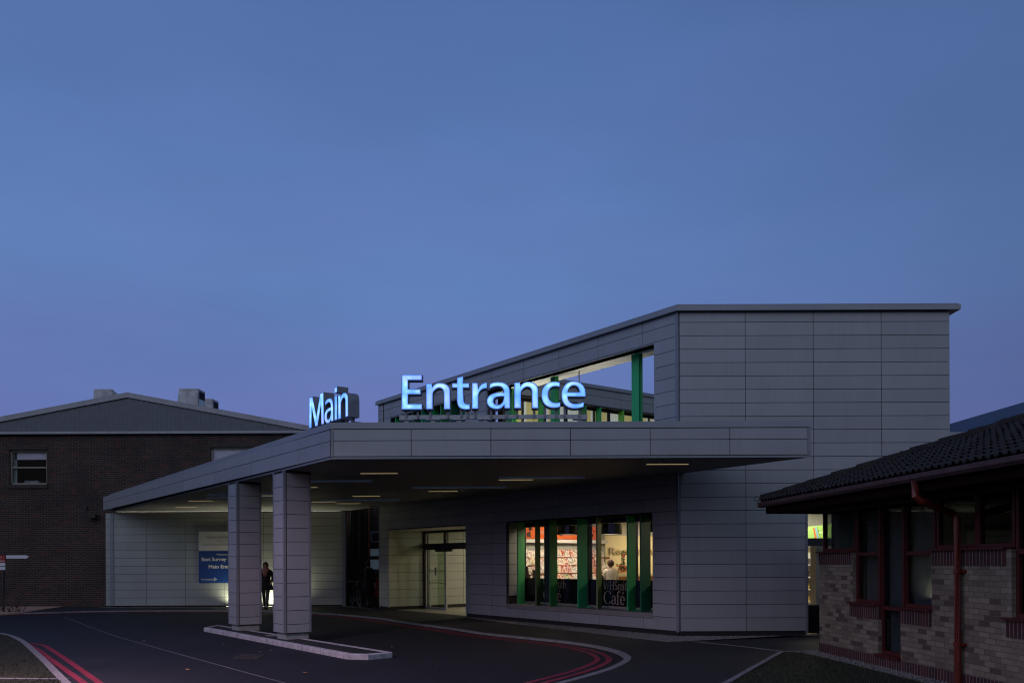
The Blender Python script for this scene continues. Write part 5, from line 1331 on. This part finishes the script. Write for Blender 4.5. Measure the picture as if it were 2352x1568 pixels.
    if scarf:
        mb = MB(Fm)
        for q,(R_,r_,z) in enumerate(((.085,.045,1.47),(.095,.050,1.42),(.075,.042,1.51))): mb.ring((0,-.02*k,z*k),(0,-.25,1),R_*k,r_*k,20,8)
        mb.lathe([(.05,.03,1.20),(.075,.045,1.28),(.10,.06,1.40)], (0,-.115*k,0), 10)
        mb.build('scarf', scarf, P, smooth=True)
    return P
pA = G(610.5, 1397, PAV)
person('woman in a dark flared coat, pink scarf and boots walking between the columns', (pA.x,pA.y,PAV), R(6), M['black'], M['darkhair'], M['blackboot'], 1.70, M['scarf'], True, 'walk', .70)
pB = G(846, 1394.5, PAV)
person('dark clothed figure standing in shadow beside the bicycle', (pB.x,pB.y,PAV), R(150), M['black'], M['darkhair'], M['black'], 1.74, None, False, 'walk', .60, stride=.05)
pC = D(1402.5, 1287, 25.6); pC.z = .05
person('customer in a white top seen from behind through the shop window', (pC.x,pC.y,.05), R(190), M['whitecloth'], M['hair'], M['black'], 1.72, None, False, 'fold', .80, stride=.02)
pD = D(1378, 1287, 23.6); pD.z = .05
person('seated cafe customer with dark hair, mostly hidden by the black window film', (pD.x,pD.y,.05), R(200), M['black'], M['darkhair'], M['black'], 1.66, None, False, 'fold', .6, sit=True)
ch = thing('cafe_chair', 'dark cafe chair under the seated customer behind the window film', 'chair', (pD.x,pD.y,.05))
Fm = Frame((pD.x,pD.y,.05), (math.cos(R(200)),math.sin(R(200)),0), (-math.sin(R(200)),math.cos(R(200)),0))
mb = MB(Fm); mb.box(-.21,.21,-.22,.2,.40,.435); mb.build('seat', M['dark'], ch)
mb = MB(Fm); mb.box(-.2,.2,.22,.25,.5,.82); mb.build('backrest', M['dark'], ch)
for sx_ in (-1,1):
    for sy_ in (-1,1):
        mb = MB(Fm); mb.tube([(sx_*.18,sy_*.18,0),(sx_*.18,sy_*.18,.40 if sy_ < 0 else .8)], .014, 6); mb.build('leg', M['steel'], ch)
# ================================================================== BICYCLE
bk = D(818, 1388, 33.0); bk.z = PAV
bike = thing('bicycle', 'dark bicycle parked against the brick wall in the gap beside the pale panelled wall', 'bicycle', (bk.x,bk.y,PAV))
ang = R(-62); FBk = Frame(bk, (math.cos(ang),math.sin(ang),0), (-math.sin(ang),math.cos(ang),0), (Vector((math.sin(ang)*.08,-math.cos(ang)*.08,1))).normalized())
for x in (-.52,.52):
    wv = thing('wheel', None, None, tuple(FBk((x,0,.33)))); wv.parent = bike; wv.location -= LOC[bike.name]; LOC[wv.name] = FBk((x,0,.33))
    mb = MB(FBk); mb.ring((x,0,.33),(0,1,0),.315,.018,32,6); mb.build('tyre', M['tyre'], wv, smooth=True)
    mb = MB(FBk); mb.ring((x,0,.33),(0,1,0),.293,.009,32,5); mb.tube([(x,-.04,.33),(x,.04,.33)],.02,8)
    for q in range(16): mb.tube([(x,.02*(-1)**q,.33),(x+.29*math.cos(q*.3927),0,.33+.29*math.sin(q*.3927))], .0018, 4)
    mb.build('rim', M['steel'], wv)
mb = MB(FBk); b_, st_, hd, hb = (-.08,0,.29),(-.22,0,.80),(.34,0,.84),(.38,0,.70)
for a, b, r_ in ((b_,st_,.017),(st_,hd,.015),(b_,hb,.018),(b_,(-.52,.03,.33),.011),(b_,(-.52,-.03,.33),.011),((-.21,0,.76),(-.52,0,.34),.011),(hd,(.40,0,.62),.018),((.40,0,.62),(.52,.05,.33),.012),((.40,0,.62),(.52,-.05,.33),.012)): mb.tube([a,b], r_, 8)
mb.build('frame', M['bikeframe'], bike)
mb = MB(FBk); mb.tube([(.33,0,.84),(.32,0,.98)],.013,8); mb.tube([(.20,-.29,.99),(.30,-.2,1.0),(.33,0,.98),(.30,.2,1.0),(.20,.29,.99)],.012,8); mb.build('handlebar', M['steel'], bike)
mb = MB(FBk); mb.tube([(-.22,0,.8),(-.245,0,.92)],.013,8); mb.add([(-.38,-.07,.935),(-.38,.07,.935),(-.1,-.02,.94),(-.1,.02,.94),(-.38,-.06,.97),(-.38,.06,.97),(-.1,-.015,.96),(-.1,.015,.96)],[(0,1,3,2),(4,6,7,5),(0,2,6,4),(1,5,7,3),(0,4,5,1),(2,3,7,6)]); mb.build('saddle', M['tyre'], bike)
mb = MB(FBk); mb.ring((-.08,.03,.29),(0,1,0),.09,.006,20,4); mb.tube([(-.08,-.06,.29),(.07,-.06,.22)],.01,6); mb.tube([(-.08,.06,.29),(-.23,.06,.36)],.01,6); mb.build('crank', M['steel'], bike)
# ================================================================== SHOP CONTENTS
us_ = uK - .01
rack = thing('magazine_rack', 'long stepped magazine rack along the shop wall behind the window fins', 'rack', tuple(FW((us_,.8,.05))))
mb = MB(FW); mb.box(us_-.55,us_,.80,vK-.02,.05,.35); mb.build('base', M['wood'], rack)
tiers = [(1.86,.10),(1.62,.24),(1.375,.38),(1.10,.50)]
for z, dpt in tiers:
    mb = MB(FW); mb.box(us_-dpt-.12,us_-dpt+.02,.80,vK-.02,z-.03,z-.005); mb.box(us_-dpt-.13,us_-dpt-.12,.80,vK-.02,z-.03,z+.04); mb.build('shelf', plain('shelf_edge', (.25,.10,.07), .5), rack)
mb = MB(FW); mb.box(us_-.03,us_-.002,.8,vK-.02,.35,2.33); mb.build('back_panel', M['wall_grey'], rack)
mb = MB(FW); mb.box(us_-.16,us_-.01,.8,vK-.02,2.335,2.44); mb.build('light_pelmet', M['white'], rack)
mm = MB(Frame((0,0,0), vW, dW*-1)); mm.add([(0,-.002,0),(.225,-.002,0),(.225,-.002,.28),(0,-.002,.28),(0,.004,0),(.225,.004,0),(.225,.004,.28),(0,.004,.28)], [(0,1,2,3),(7,6,5,4),(0,4,5,1),(1,5,6,2),(2,6,7,3),(3,7,4,0)])
m0 = mm.build('magazine', M['mag']); first = True; rnd = random.Random(11)
names = ('top','second','third','lowest visible')
for ti, (z, dpt) in enumerate(tiers):
    v = .84
    while v < vK-.22:
        o = m0 if first else m0.copy()
        if not first: COL.objects.link(o)
        first = False; p = FW((us_-dpt-.10,v,z)); o.location = p
        rax = Matrix.Rotation(R(rnd.uniform(14,20)), 4, vW*-1) @ Matrix.Rotation(R(rnd.uniform(-5,5)), 4, dW)
        o.rotation_euler = rax.to_euler(); sc_ = rnd.uniform(.85,1.08); o.scale = (sc_,sc_,sc_)
        tag(o, 'glossy magazine on the %s step of the rack behind the window' % names[ti], 'magazine', 'magazines on the %s rack step' % names[ti])
        v += rnd.uniform(.14,.2)
# header boards
hs = [('MUSIC', .82, 2.0), ("WOMEN'S\nWEEKLIES", 2.05, 3.7)]
pm_dark = plain('poster_portrait', (.05,.03,.03), .6, 0, .8, 5)
for i,(tx,v0,v1) in enumerate(hs):
    hbd = thing('header_board', ('orange header board reading MUSIC above the magazine rack','orange header board reading WOMEN\'S WEEKLIES above the rack')[i], 'sign', tuple(FW((us_,v0,2.47))))
    mb = MB(FW); z0_, z1_ = 2.45, 2.86
    mb.add([(us_-.17,v0,z0_),(us_-.17,v1,z0_),(us_-.26,v1,z1_),(us_-.26,v0,z1_),(us_-.12,v0,z0_),(us_-.12,v1,z0_),(us_-.21,v1,z1_),(us_-.21,v0,z1_)], [(0,1,2,3),(7,6,5,4),(0,4,5,1),(1,5,6,2),(2,6,7,3),(3,7,4,0)])
    mb.build('board', M['orange'], hbd)
    sz = .15 if i == 0 else .115; vs, fs = text_geo(tx, sz, shear=.25); mb = MB(FW); tv = v0+.42 if i == 0 else v0+.72; tz_ = 2.60 if i == 0 else 2.68
    mb.add([(us_-.17-(tz_+p[1]-z0_)*.09/.41-.004, tv+p[0], tz_+p[1]) for p in vs], fs); mb.build('lettering', M['signwhite'], hbd)
    mb = MB(FW)
    for (a,b) in (((v0+.02,v0+.28),) if i == 0 else ((v0+.02,v0+.22),(v1-.32,v1-.05))):
        for q in range(8):
            c0, c1 = a+(b-a)*rnd.random()*.6, 0; c1 = c0+(b-a)*rnd.uniform(.2,.4); y0_ = 2.47+rnd.random()*.27; y1_ = y0_+rnd.uniform(.04,.1); f_ = lambda z: us_-.17-(z-2.45)*.09/.41-.003-.0004*q
            mb.add([(f_(y0_),c0,y0_),(f_(y0_),c1,y0_),(f_(y1_),c1,y1_),(f_(y1_),c0,y1_)], [(0,1,2,3)])
    mb.build('poster_print', pm_dark, hbd, recalc=False)
# reception wall lettering
pr0, pr1 = None, None
def vrec(x): 
    r = (der(x,1260)[0]-CX)/F; o = FW((uRc-.03,0,0)); return (r*o.y-o.x)/(vW.x-r*vW.y)
va, vb = vrec(1398.5), vrec(1499.5)
vs, fs = text_geo('Reception', .335, bold=.006, ext=.008); k_ = (vb-va)/max(p[0] for p in vs); Yr = FW((uRc,(va+vb)/2,0)).y; zb_ = CZ+(YH-der(1450,1272)[1])/F*FW((uRc,va+.5,0)).y
mb = MB(FW); mb.add([(uRc-.045+p[2], va+p[0]*k_, zb_+p[1]) for p in vs], fs); tag(mb.build('reception_lettering', M['bronze']), 'raised bronze letters spelling Reception on the cream wall', 'sign')
dk = thing('reception_counter', 'wooden reception counter with a pale top below the Reception letters', 'counter', tuple(FW((uRc-.9,va,.05))))
mb = MB(FW); mb.box(uRc-1.15,uRc-.5,va-.6,vb+1.0,1.25,1.36); mb.build('counter_top', M['wall_cream'], dk)
mb = MB(FW); mb.box(uRc-1.1,uRc-.55,va-.55,vb+.95,.05,1.18); mb.box(uRc-1.13,uRc-.52,va-.58,vb+.98,1.181,1.249,0); mb.build('counter_front', M['wood'], dk)
# flower arrangement
def vplane(x, u):
    r = (der(x,1260)[0]-CX)/F; o = FW((u,0,0)); return (r*o.y-o.x)/(vW.x-r*vW.y)
uf = uRc-.8; vf = vplane(1431.5, uf); fl = thing('flower_arrangement', 'pink and orange flower arrangement on the reception counter', 'flowers', tuple(FW((uf,vf,1.36))))
mb = MB(FW); mb.box(uf-.1,uf+.1,vf-.3,vf+.3,1.36,1.42); mb.build('tray', M['wood'], fl)
rnd = random.Random(21); mb = MB(FW); fb = MB(FW)
for q in range(60):
    a_, r_ = rnd.uniform(0,6.28), rnd.uniform(.02,.3); h_ = rnd.uniform(.04,.2) if r_ > .12 else rnd.uniform(.2,.62); c = (uf+math.sin(a_)*r_*.3, vf+math.cos(a_)*r_, 1.42+h_)
    mb.tube([(uf+math.sin(a_)*r_*.1,vf+math.cos(a_)*r_*.4,1.41), c], .005, 4)
    d_ = rnd.uniform(.03,.06); mb.add([c,(c[0],c[1]+d_,c[2]+d_),(c[0]+d_,c[1],c[2]+d_*1.6)], [(0,1,2)])
    if q % 2: fb.lathe([(.004,-.03),(.035,-.01),(.03,.02),(.006,.035)], c, 7)
mb.build('stems', M['leafgreen'], fl, recalc=False); fb.build('blooms', M['flower'], fl, smooth=True)
# drum pendants
for i,(x, Y, r_, zb2) in enumerate(((1304,24.6,.33,2.53),(1402,24.0,.33,2.52),(1513,22.6,.33,2.52))):
    c = D(x,1230,Y); t_ = thing('drum_pendant', ('black drum pendant hanging in front of the orange boards','black drum pendant hanging left of the Reception letters','black drum pendant at the right end of the shop window')[i], 'pendant lamp', (c.x,c.y,3.2), 'black drum pendants in the shop')
    n_ = 28; mb = MB(); h_ = .30
    vs = [(c.x+q*math.cos(6.2832*k/n_), c.y+q*math.sin(6.2832*k/n_), z) for (q,z) in ((r_,zb2),(r_,zb2+h_),(r_-.012,zb2+h_),(r_-.012,zb2)) for k in range(n_)]
    mb.add(vs, [(j*n_+k,j*n_+(k+1)%n_,((j+1)%4)*n_+(k+1)%n_,((j+1)%4)*n_+k) for j in range(4) for k in range(n_)]); mb.build('lamp_shade', plain('shade_black', (.012,.012,.013), .35), t_, smooth=False)
    mb = MB(); mb.lathe([(r_-.013,zb2+.012),(r_-.013,zb2+.02)], (c.x,c.y,0), n_); mb.build('diffuser', emit('pendant_glow', (1,.88,.62), 1.1), t_)
    mb = MB(); mb.tube([(c.x,c.y,zb2+h_-.02),(c.x,c.y,3.2)], .008, 6); mb.box(c.x-r_,c.x+r_,c.y-.006,c.y+.006,zb2+h_-.02,zb2+h_-.005); mb.build('cable', M['steel'], t_)
# no-smoking card on the sill of the film
cu_ = Wu(1285-1285+1227.5, vG+.05); mb = MB(FW); mb.box(cu_-.075,cu_+.075,vG+.03,vG+.036,1.0,1.52)
ns_ = mb.build('notice_card', plain('card', (.35,.31,.25), .6)); tag(ns_, 'small grey no smoking card standing behind the window film at the left', 'notice')
LOC[ns_.name] = ns_.location.copy(); mb = MB(FW); mb.ring((cu_,vG+.028,1.42),(0,1,0),.04,.006,20,4); mb.tube([(cu_-.028,vG+.028,1.448),(cu_+.028,vG+.028,1.392)],.005,4); mb.build('no_smoking_symbol', M['signred'], ns_)
# right-hand shop window with chilled food display
rw = thing('side_window', 'tall lit shop window', None, (xg0,YT,.1)); rw['label'] = 'tall lit shop window'; rw.parent = bld; rw.location -= LOC[bld.name]; LOC[rw.name] = Vector((xg0,YT,.1))
hb0, hb1 = D(1870,1253,YT).z, D(1870,1235,YT).z; zw = D(1870,1179.5,YT).z; zk = D(1870,1389,YT).z
mb = MB(); mb.box(xg0+.03,XR,YT+.1,YT+.18,hb0,hb1); mb.box(xg0+.03,XR,YT+.1,YT+.18,zw,2.98); mb.box(xg0+.03,XR,YT+.1,YT+.18,zk-.04,zk); mb.box(xg0+.03,xg0+.07,YT+.1,YT+.18,.1,2.98); mb.box(xg0+1.4,xg0+1.46,YT+.1,YT+.18,.1,2.98); mb.build('frame', M['darkframe'], rw)
mb = MB(); mb.box(xg0+.07,XR,YT+.13,YT+.14,zk,zw); mb.build('pane', M['glass_shop'], rw)
mb = MB(); mb.box(xg0+.07,XR,YT+.128,YT+.15,.1,zk-.041); mb.build('film', M['film'], rw)
YQ = YT+2.6
fd = thing('food_board', 'lime green board reading CHILLED DRINKS and FRESH FOOD seen through the narrow lit window', 'sign', (D(1875,1220,YQ).x,YQ,2.3))
gx0, gx1_ = D(1835,1220,YQ).x, D(1930,1220,YQ).x; mb = MB(); zb3, zt3 = D(1875,1236,YQ).z, D(1875,1208,YQ).z
tilt = .07
mb.add([(gx0,YQ,zb3),(gx1_,YQ,zb3),(gx1_,YQ,zt3+(gx1_-gx0)*tilt),(gx0,YQ,zt3-.03),(gx0,YQ+.05,zb3),(gx1_,YQ+.05,zb3),(gx1_,YQ+.05,zt3+(gx1_-gx0)*tilt),(gx0,YQ+.05,zt3-.03)], [(0,1,2,3),(7,6,5,4),(0,4,5,1),(1,5,6,2),(2,6,7,3),(3,7,4,0)])
mb.build('board', plain('lime_board', (.20,.36,.09), .6, 0, .06), fd)
mb = MB()
for tx, x, y, cap in (('CHILLED',1843,1223.5,3.4),('DRINKS',1845.5,1229.3,3.4),('FRESH FOOD',1881,1223.8,3.6)):
    p = D(x,y,YQ); vs, fs = text_geo(tx, cap*YQ/F/.729); mb.add([(p.x+q[0]*.62,YQ-.006,p.z+q[1]) for q in vs], fs)
mb.build('lettering', M['white'], fd)
for (xa_,ya_,xb_,yb_,m) in ((1869,1210.5,1874,1236,plain('pencil_red',(.5,.08,.03),.5)),(1873.5,1210,1879.5,1236,plain('pencil_blue',(.12,.25,.4),.5)),(1877.5,1209,1884.5,1236,M['leafgreen'])):
    a_, b_ = D(xa_,ya_,YQ-.01), D(xb_,yb_,YQ-.01); w_ = .02 if m is not M['leafgreen'] else .006
    mb = MB(); mb.add([(a_.x-w_,YQ-.01,a_.z),(a_.x+w_,YQ-.01,a_.z),(b_.x+w_,YQ-.01,b_.z),(b_.x-w_,YQ-.01,b_.z)], [(0,1,2,3)]); mb.build('printed_pencil', m, fd, recalc=False)
sh_ = thing('display_shelves', 'stocked shelves of small goods glimpsed through the narrow lit window', 'shelves', (D(1866,1330,YQ).x,YQ,.05))
qx0, qx1 = D(1850,1300,YQ).x, D(1905,1300,YQ).x
mb = MB(); mb.box(qx0,qx1,YQ+.36,YQ+.4,.05,1.98); mb.build('back_panel', M['white'], sh_)
for i, z in enumerate((.35,.70,1.02,1.34,1.66)):
    mb = MB(); mb.box(qx0,qx1,YQ,YQ+.36,z-.02,z); mb.build('shelf', M['white'], sh_)
cols = [plain('pack_%d'%i, c, .5) for i, c in enumerate(((.6,.58,.55),(.5,.06,.05),(.1,.3,.4),(.55,.4,.12),(.2,.4,.1),(.05,.05,.06)))]
rnd = random.Random(31); protos = []
for i, cm in enumerate(cols):
    mb = MB()
    if i % 2: mb.box(-.03,.03,-.03,.03,0,.16)
    else: mb.lathe([(.028,0),(.03,.01),(.03,.12),(.014,.16),(.014,.19)], (0,0,0), 8)
    protos.append((mb, cm))
pn = ('pale bottle','red carton','blue bottle','ochre carton','green bottle','black carton'); pk = {}
for i, z in enumerate((.35,.70,1.02,1.34,1.66)):
    x = qx0+.04
    while x < qx1-.03:
        j = rnd.randrange(6)
        if j not in pk: o = protos[j][0].build('bottle' if j % 2 == 0 else 'carton', protos[j][1]); pk[j] = o
        else: o = pk[j].copy(); COL.objects.link(o)
        o.location = (x, YQ+.1+rnd.random()*.08, z+.001); tag(o, '%s standing on the shelves behind the narrow lit window' % pn[j], 'goods', 'goods on the shelves')
        x += rnd.uniform(.07,.11)
mb = MB(); mb.box(D(1868,1300,YT+.7).x, D(1890,1300,YT+.7).x, YT+.5, YT+.9, .05, D(1870,1250,YT+.7).z); tag(mb.build('pillar', M['wall_grey']), 'pale square pillar just inside the narrow lit window', 'pillar')
p = Vector((xg0+.9, YT+1.7, 3.16)); o = area('ceiling_lamp', p, .6, 1.2, 85, (1,.88,.66))
mb = MB(); mb.box(p.x-.3,p.x+.3,p.y-.6,p.y+.6,3.18,3.21); mb.build('ceiling_fitting', emit('fitting_glow', (1,.84,.6), 1.2), bld)
# CCTV under the canopy by the wall end
cc = D(868,1157,30.6); cm_ = thing('cctv_camera', 'pair of small dark cameras under the canopy at the left end of the wall', 'camera', (cc.x,cc.y,cc.z))
mb = MB(); mb.box(cc.x-.30,cc.x-.10,cc.y-.06,cc.y+.06,cc.z-.10,cc.z+.02); mb.box(cc.x+.14,cc.x+.42,cc.y-.06,cc.y+.06,cc.z-.08,cc.z+.03); mb.build('camera_body', M['dark'], cm_)
mb = MB(); mb.box(cc.x-.10,cc.x+.14,cc.y-.02,cc.y+.02,cc.z-.03,cc.z); mb.tube([(cc.x,cc.y,cc.z),(cc.x,cc.y,ZS-.01)],.02,6); mb.build('bracket', M['dark'], cm_)
# ================================================================== WORLD, CAMERA
w = bpy.data.worlds.new('World'); scn.world = w; w.use_nodes = True; t = w.node_tree; t.nodes.clear()
N = t.nodes.new; LK = t.links.new
out = N('ShaderNodeOutputWorld'); bg = N('ShaderNodeBackground'); tc = N('ShaderNodeTexCoord'); sx = N('ShaderNodeSeparateXYZ'); LK(tc.outputs['Generated'], sx.inputs[0])
def ramp(stops):
    r = N('ShaderNodeValToRGB'); e = r.color_ramp.elements
    while len(e) < len(stops): e.new(.5)
    for el,(p,c) in zip(e, stops): el.position = p; el.color = (*c,1)
    return r
fr = ramp([(0,s2l(101,109,168)),(.10,s2l(100,114,173)),(.20,s2l(97,121,179)),(.30,s2l(94,126,182)),(.42,s2l(89,121,178)),(.56,s2l(77,106,160)),(1,s2l(60,80,140))]); LK(sx.outputs['Z'], fr.inputs[0])
bk_ = ramp([(0,(.02,.02,.025)),(.10,(.05,.045,.055)),(.2,(.28,.34,.46)),(.4,(.56,.68,.94)),(.65,(.24,.31,.52)),(1,(.045,.075,.2))]); LK(sx.outputs['Z'], bk_.inputs[0])
hz = N('ShaderNodeTexNoise'); hz.inputs['Scale'].default_value = 1.7; hz.inputs['Detail'].default_value = 4; hm = N('ShaderNodeMapping'); hm.inputs['Scale'].default_value = (1,1,4.5); LK(tc.outputs['Generated'], hm.inputs[0]); LK(hm.outputs[0], hz.inputs[0])
hr = N('ShaderNodeMapRange'); hr.inputs[1].default_value = .38; hr.inputs[2].default_value = .68; hr.inputs[4].default_value = .5; LK(hz.outputs[0], hr.inputs[0])
hv = ramp([(0,(1,1,1)),(.12,(1,1,1)),(.24,(.7,.7,.7)),(.40,(.3,.3,.3)),(.55,(.12,.12,.12))]); LK(sx.outputs['Z'], hv.inputs[0])
hf = N('ShaderNodeMath'); hf.operation = 'MULTIPLY'; LK(hr.outputs[0], hf.inputs[0]); LK(hv.outputs[0], hf.inputs[1])
hx = N('ShaderNodeMix'); hx.data_type = 'RGBA'; hx.inputs[7].default_value = (*s2l(106,113,175),1); LK(hf.outputs[0], hx.inputs[0]); LK(fr.outputs[0], hx.inputs[6])
mr = N('ShaderNodeMapRange'); mr.interpolation_type = 'SMOOTHSTEP'; mr.inputs[1].default_value = .35; mr.inputs[2].default_value = -.6; LK(sx.outputs['Y'], mr.inputs[0])
mx = N('ShaderNodeMix'); mx.data_type = 'RGBA'; LK(mr.outputs[0], mx.inputs[0]); LK(hx.outputs[2], mx.inputs[6]); LK(bk_.outputs[0], mx.inputs[7])
# darker towards the right, faint high haze
xr_ = N('ShaderNodeMapRange'); xr_.inputs[1].default_value = .05; xr_.inputs[2].default_value = .6; xr_.inputs[3].default_value = 1.0; xr_.inputs[4].default_value = .70; LK(sx.outputs['X'], xr_.inputs[0])
ns2 = N('ShaderNodeTexNoise'); ns2.inputs['Scale'].default_value = 2.2; ns2.inputs['Detail'].default_value = 5; mp = N('ShaderNodeMapping'); mp.inputs['Scale'].default_value = (1,1,3.5); LK(tc.outputs['Generated'], mp.inputs[0]); LK(mp.outputs[0], ns2.inputs[0])
nr = N('ShaderNodeMapRange'); nr.inputs[1].default_value = .3; nr.inputs[2].default_value = .7; nr.inputs[3].default_value = .94; nr.inputs[4].default_value = 1.09; LK(ns2.outputs[0], nr.inputs[0])
m1 = N('ShaderNodeMath'); m1.operation = 'MULTIPLY'; LK(xr_.outputs[0], m1.inputs[0]); LK(nr.outputs[0], m1.inputs[1])
# a little physical twilight from a sun just under the horizon behind the camera
sky = N('ShaderNodeTexSky'); sky.sky_type = 'NISHITA'; sky.sun_disc = False; sky.sun_elevation = R(-3); sky.sun_rotation = R(200)
sm = N('ShaderNodeVectorMath'); sm.operation = 'SCALE'; sm.inputs[3].default_value = .02; LK(sky.outputs[0], sm.inputs[0])
ad = N('ShaderNodeVectorMath'); ad.operation = 'ADD'; LK(mx.outputs[2], ad.inputs[0]); LK(sm.outputs[0], ad.inputs[1])
LK(ad.outputs[0], bg.inputs['Color']); LK(m1.outputs[0], bg.inputs['Strength']); LK(bg.outputs[0], out.inputs['Surface'])
lx, ly, lz = -7.5, 11.6, 4.6
stl = thing('assumed_street_lamp', 'assumed lit pinkish street lamp, unseen just beyond the left edge beside the grass verge', 'street lamp', (lx-.9,ly,0))  # assumed lamp out of view, added to light the columns and island kerb pink
mb = MB(); mb.tube([(lx-.9,ly,0),(lx-.9,ly,1.2),(lx-.9,ly,lz-.2),(lx-.8,ly,lz+.1),(lx-.3,ly,lz+.16)], [.08,.065,.05,.04,.035], 10); mb.build('pole', M['galv'], stl)
mb = MB(); mb.box(lx-.32,lx+.28,ly-.14,ly+.14,lz+.10,lz+.22); mb.build('lamp_head', M['greytrim'], stl)
mb = MB(); mb.box(lx-.22,lx+.22,ly-.1,ly+.1,lz+.085,lz+.099); mb.build('lens', emit('assumed_lamp_glow', (1,.62,.72), 6.0), stl)
sp_ = bpy.data.lights.new('assumed_lamp_light','SPOT'); sp_.energy = 1400; sp_.color = (1,.64,.80); sp_.spot_size = R(172); sp_.spot_blend = .3; sp_.shadow_soft_size = .18
o = bpy.data.objects.new('assumed_lamp_light', sp_); COL.objects.link(o); o.location = (lx,ly,lz+.05)
sl_d = bpy.data.lights.new('sun','SUN'); sl_d.energy = .20; sl_d.angle = R(35); sl_d.color = (.97,.84,1.0)
so = bpy.data.objects.new('sun', sl_d); COL.objects.link(so); so.rotation_euler = Vector((.42,.70,-.58)).to_track_quat('-Z','Y').to_euler()
cam = bpy.data.cameras.new('camera'); co = bpy.data.objects.new('camera', cam); COL.objects.link(co)
cam.sensor_width = 36; cam.lens = F/2352*36; cam.shift_y = (YH-784)/2352; cam.clip_end = 3000; cam.clip_start = .05
co.matrix_world = Matrix.Translation((0,0,CZ)) @ Matrix.Rotation(ROLL, 4, 'Y') @ Matrix.Rotation(R(90), 4, 'X')
scn.camera = co
vs_ = scn.view_settings; scn.display_settings.display_device = 'sRGB'; vs_.view_transform = 'Standard'; vs_.look = 'None'; vs_.exposure = 0; vs_.gamma = 1
scn.cycles.pixel_filter_type = 'BLACKMAN_HARRIS'; scn.cycles.filter_width = 1.15; scn.cycles.max_bounces = 8; scn.cycles.transparent_max_bounces = 16; scn.cycles.sample_clamp_indirect = 4; scn.cycles.caustics_reflective = False; scn.cycles.caustics_refractive = False
try: scn.cycles.use_denoising = True; scn.cycles.denoiser = 'OPENIMAGEDENOISE'
except Exception: pass
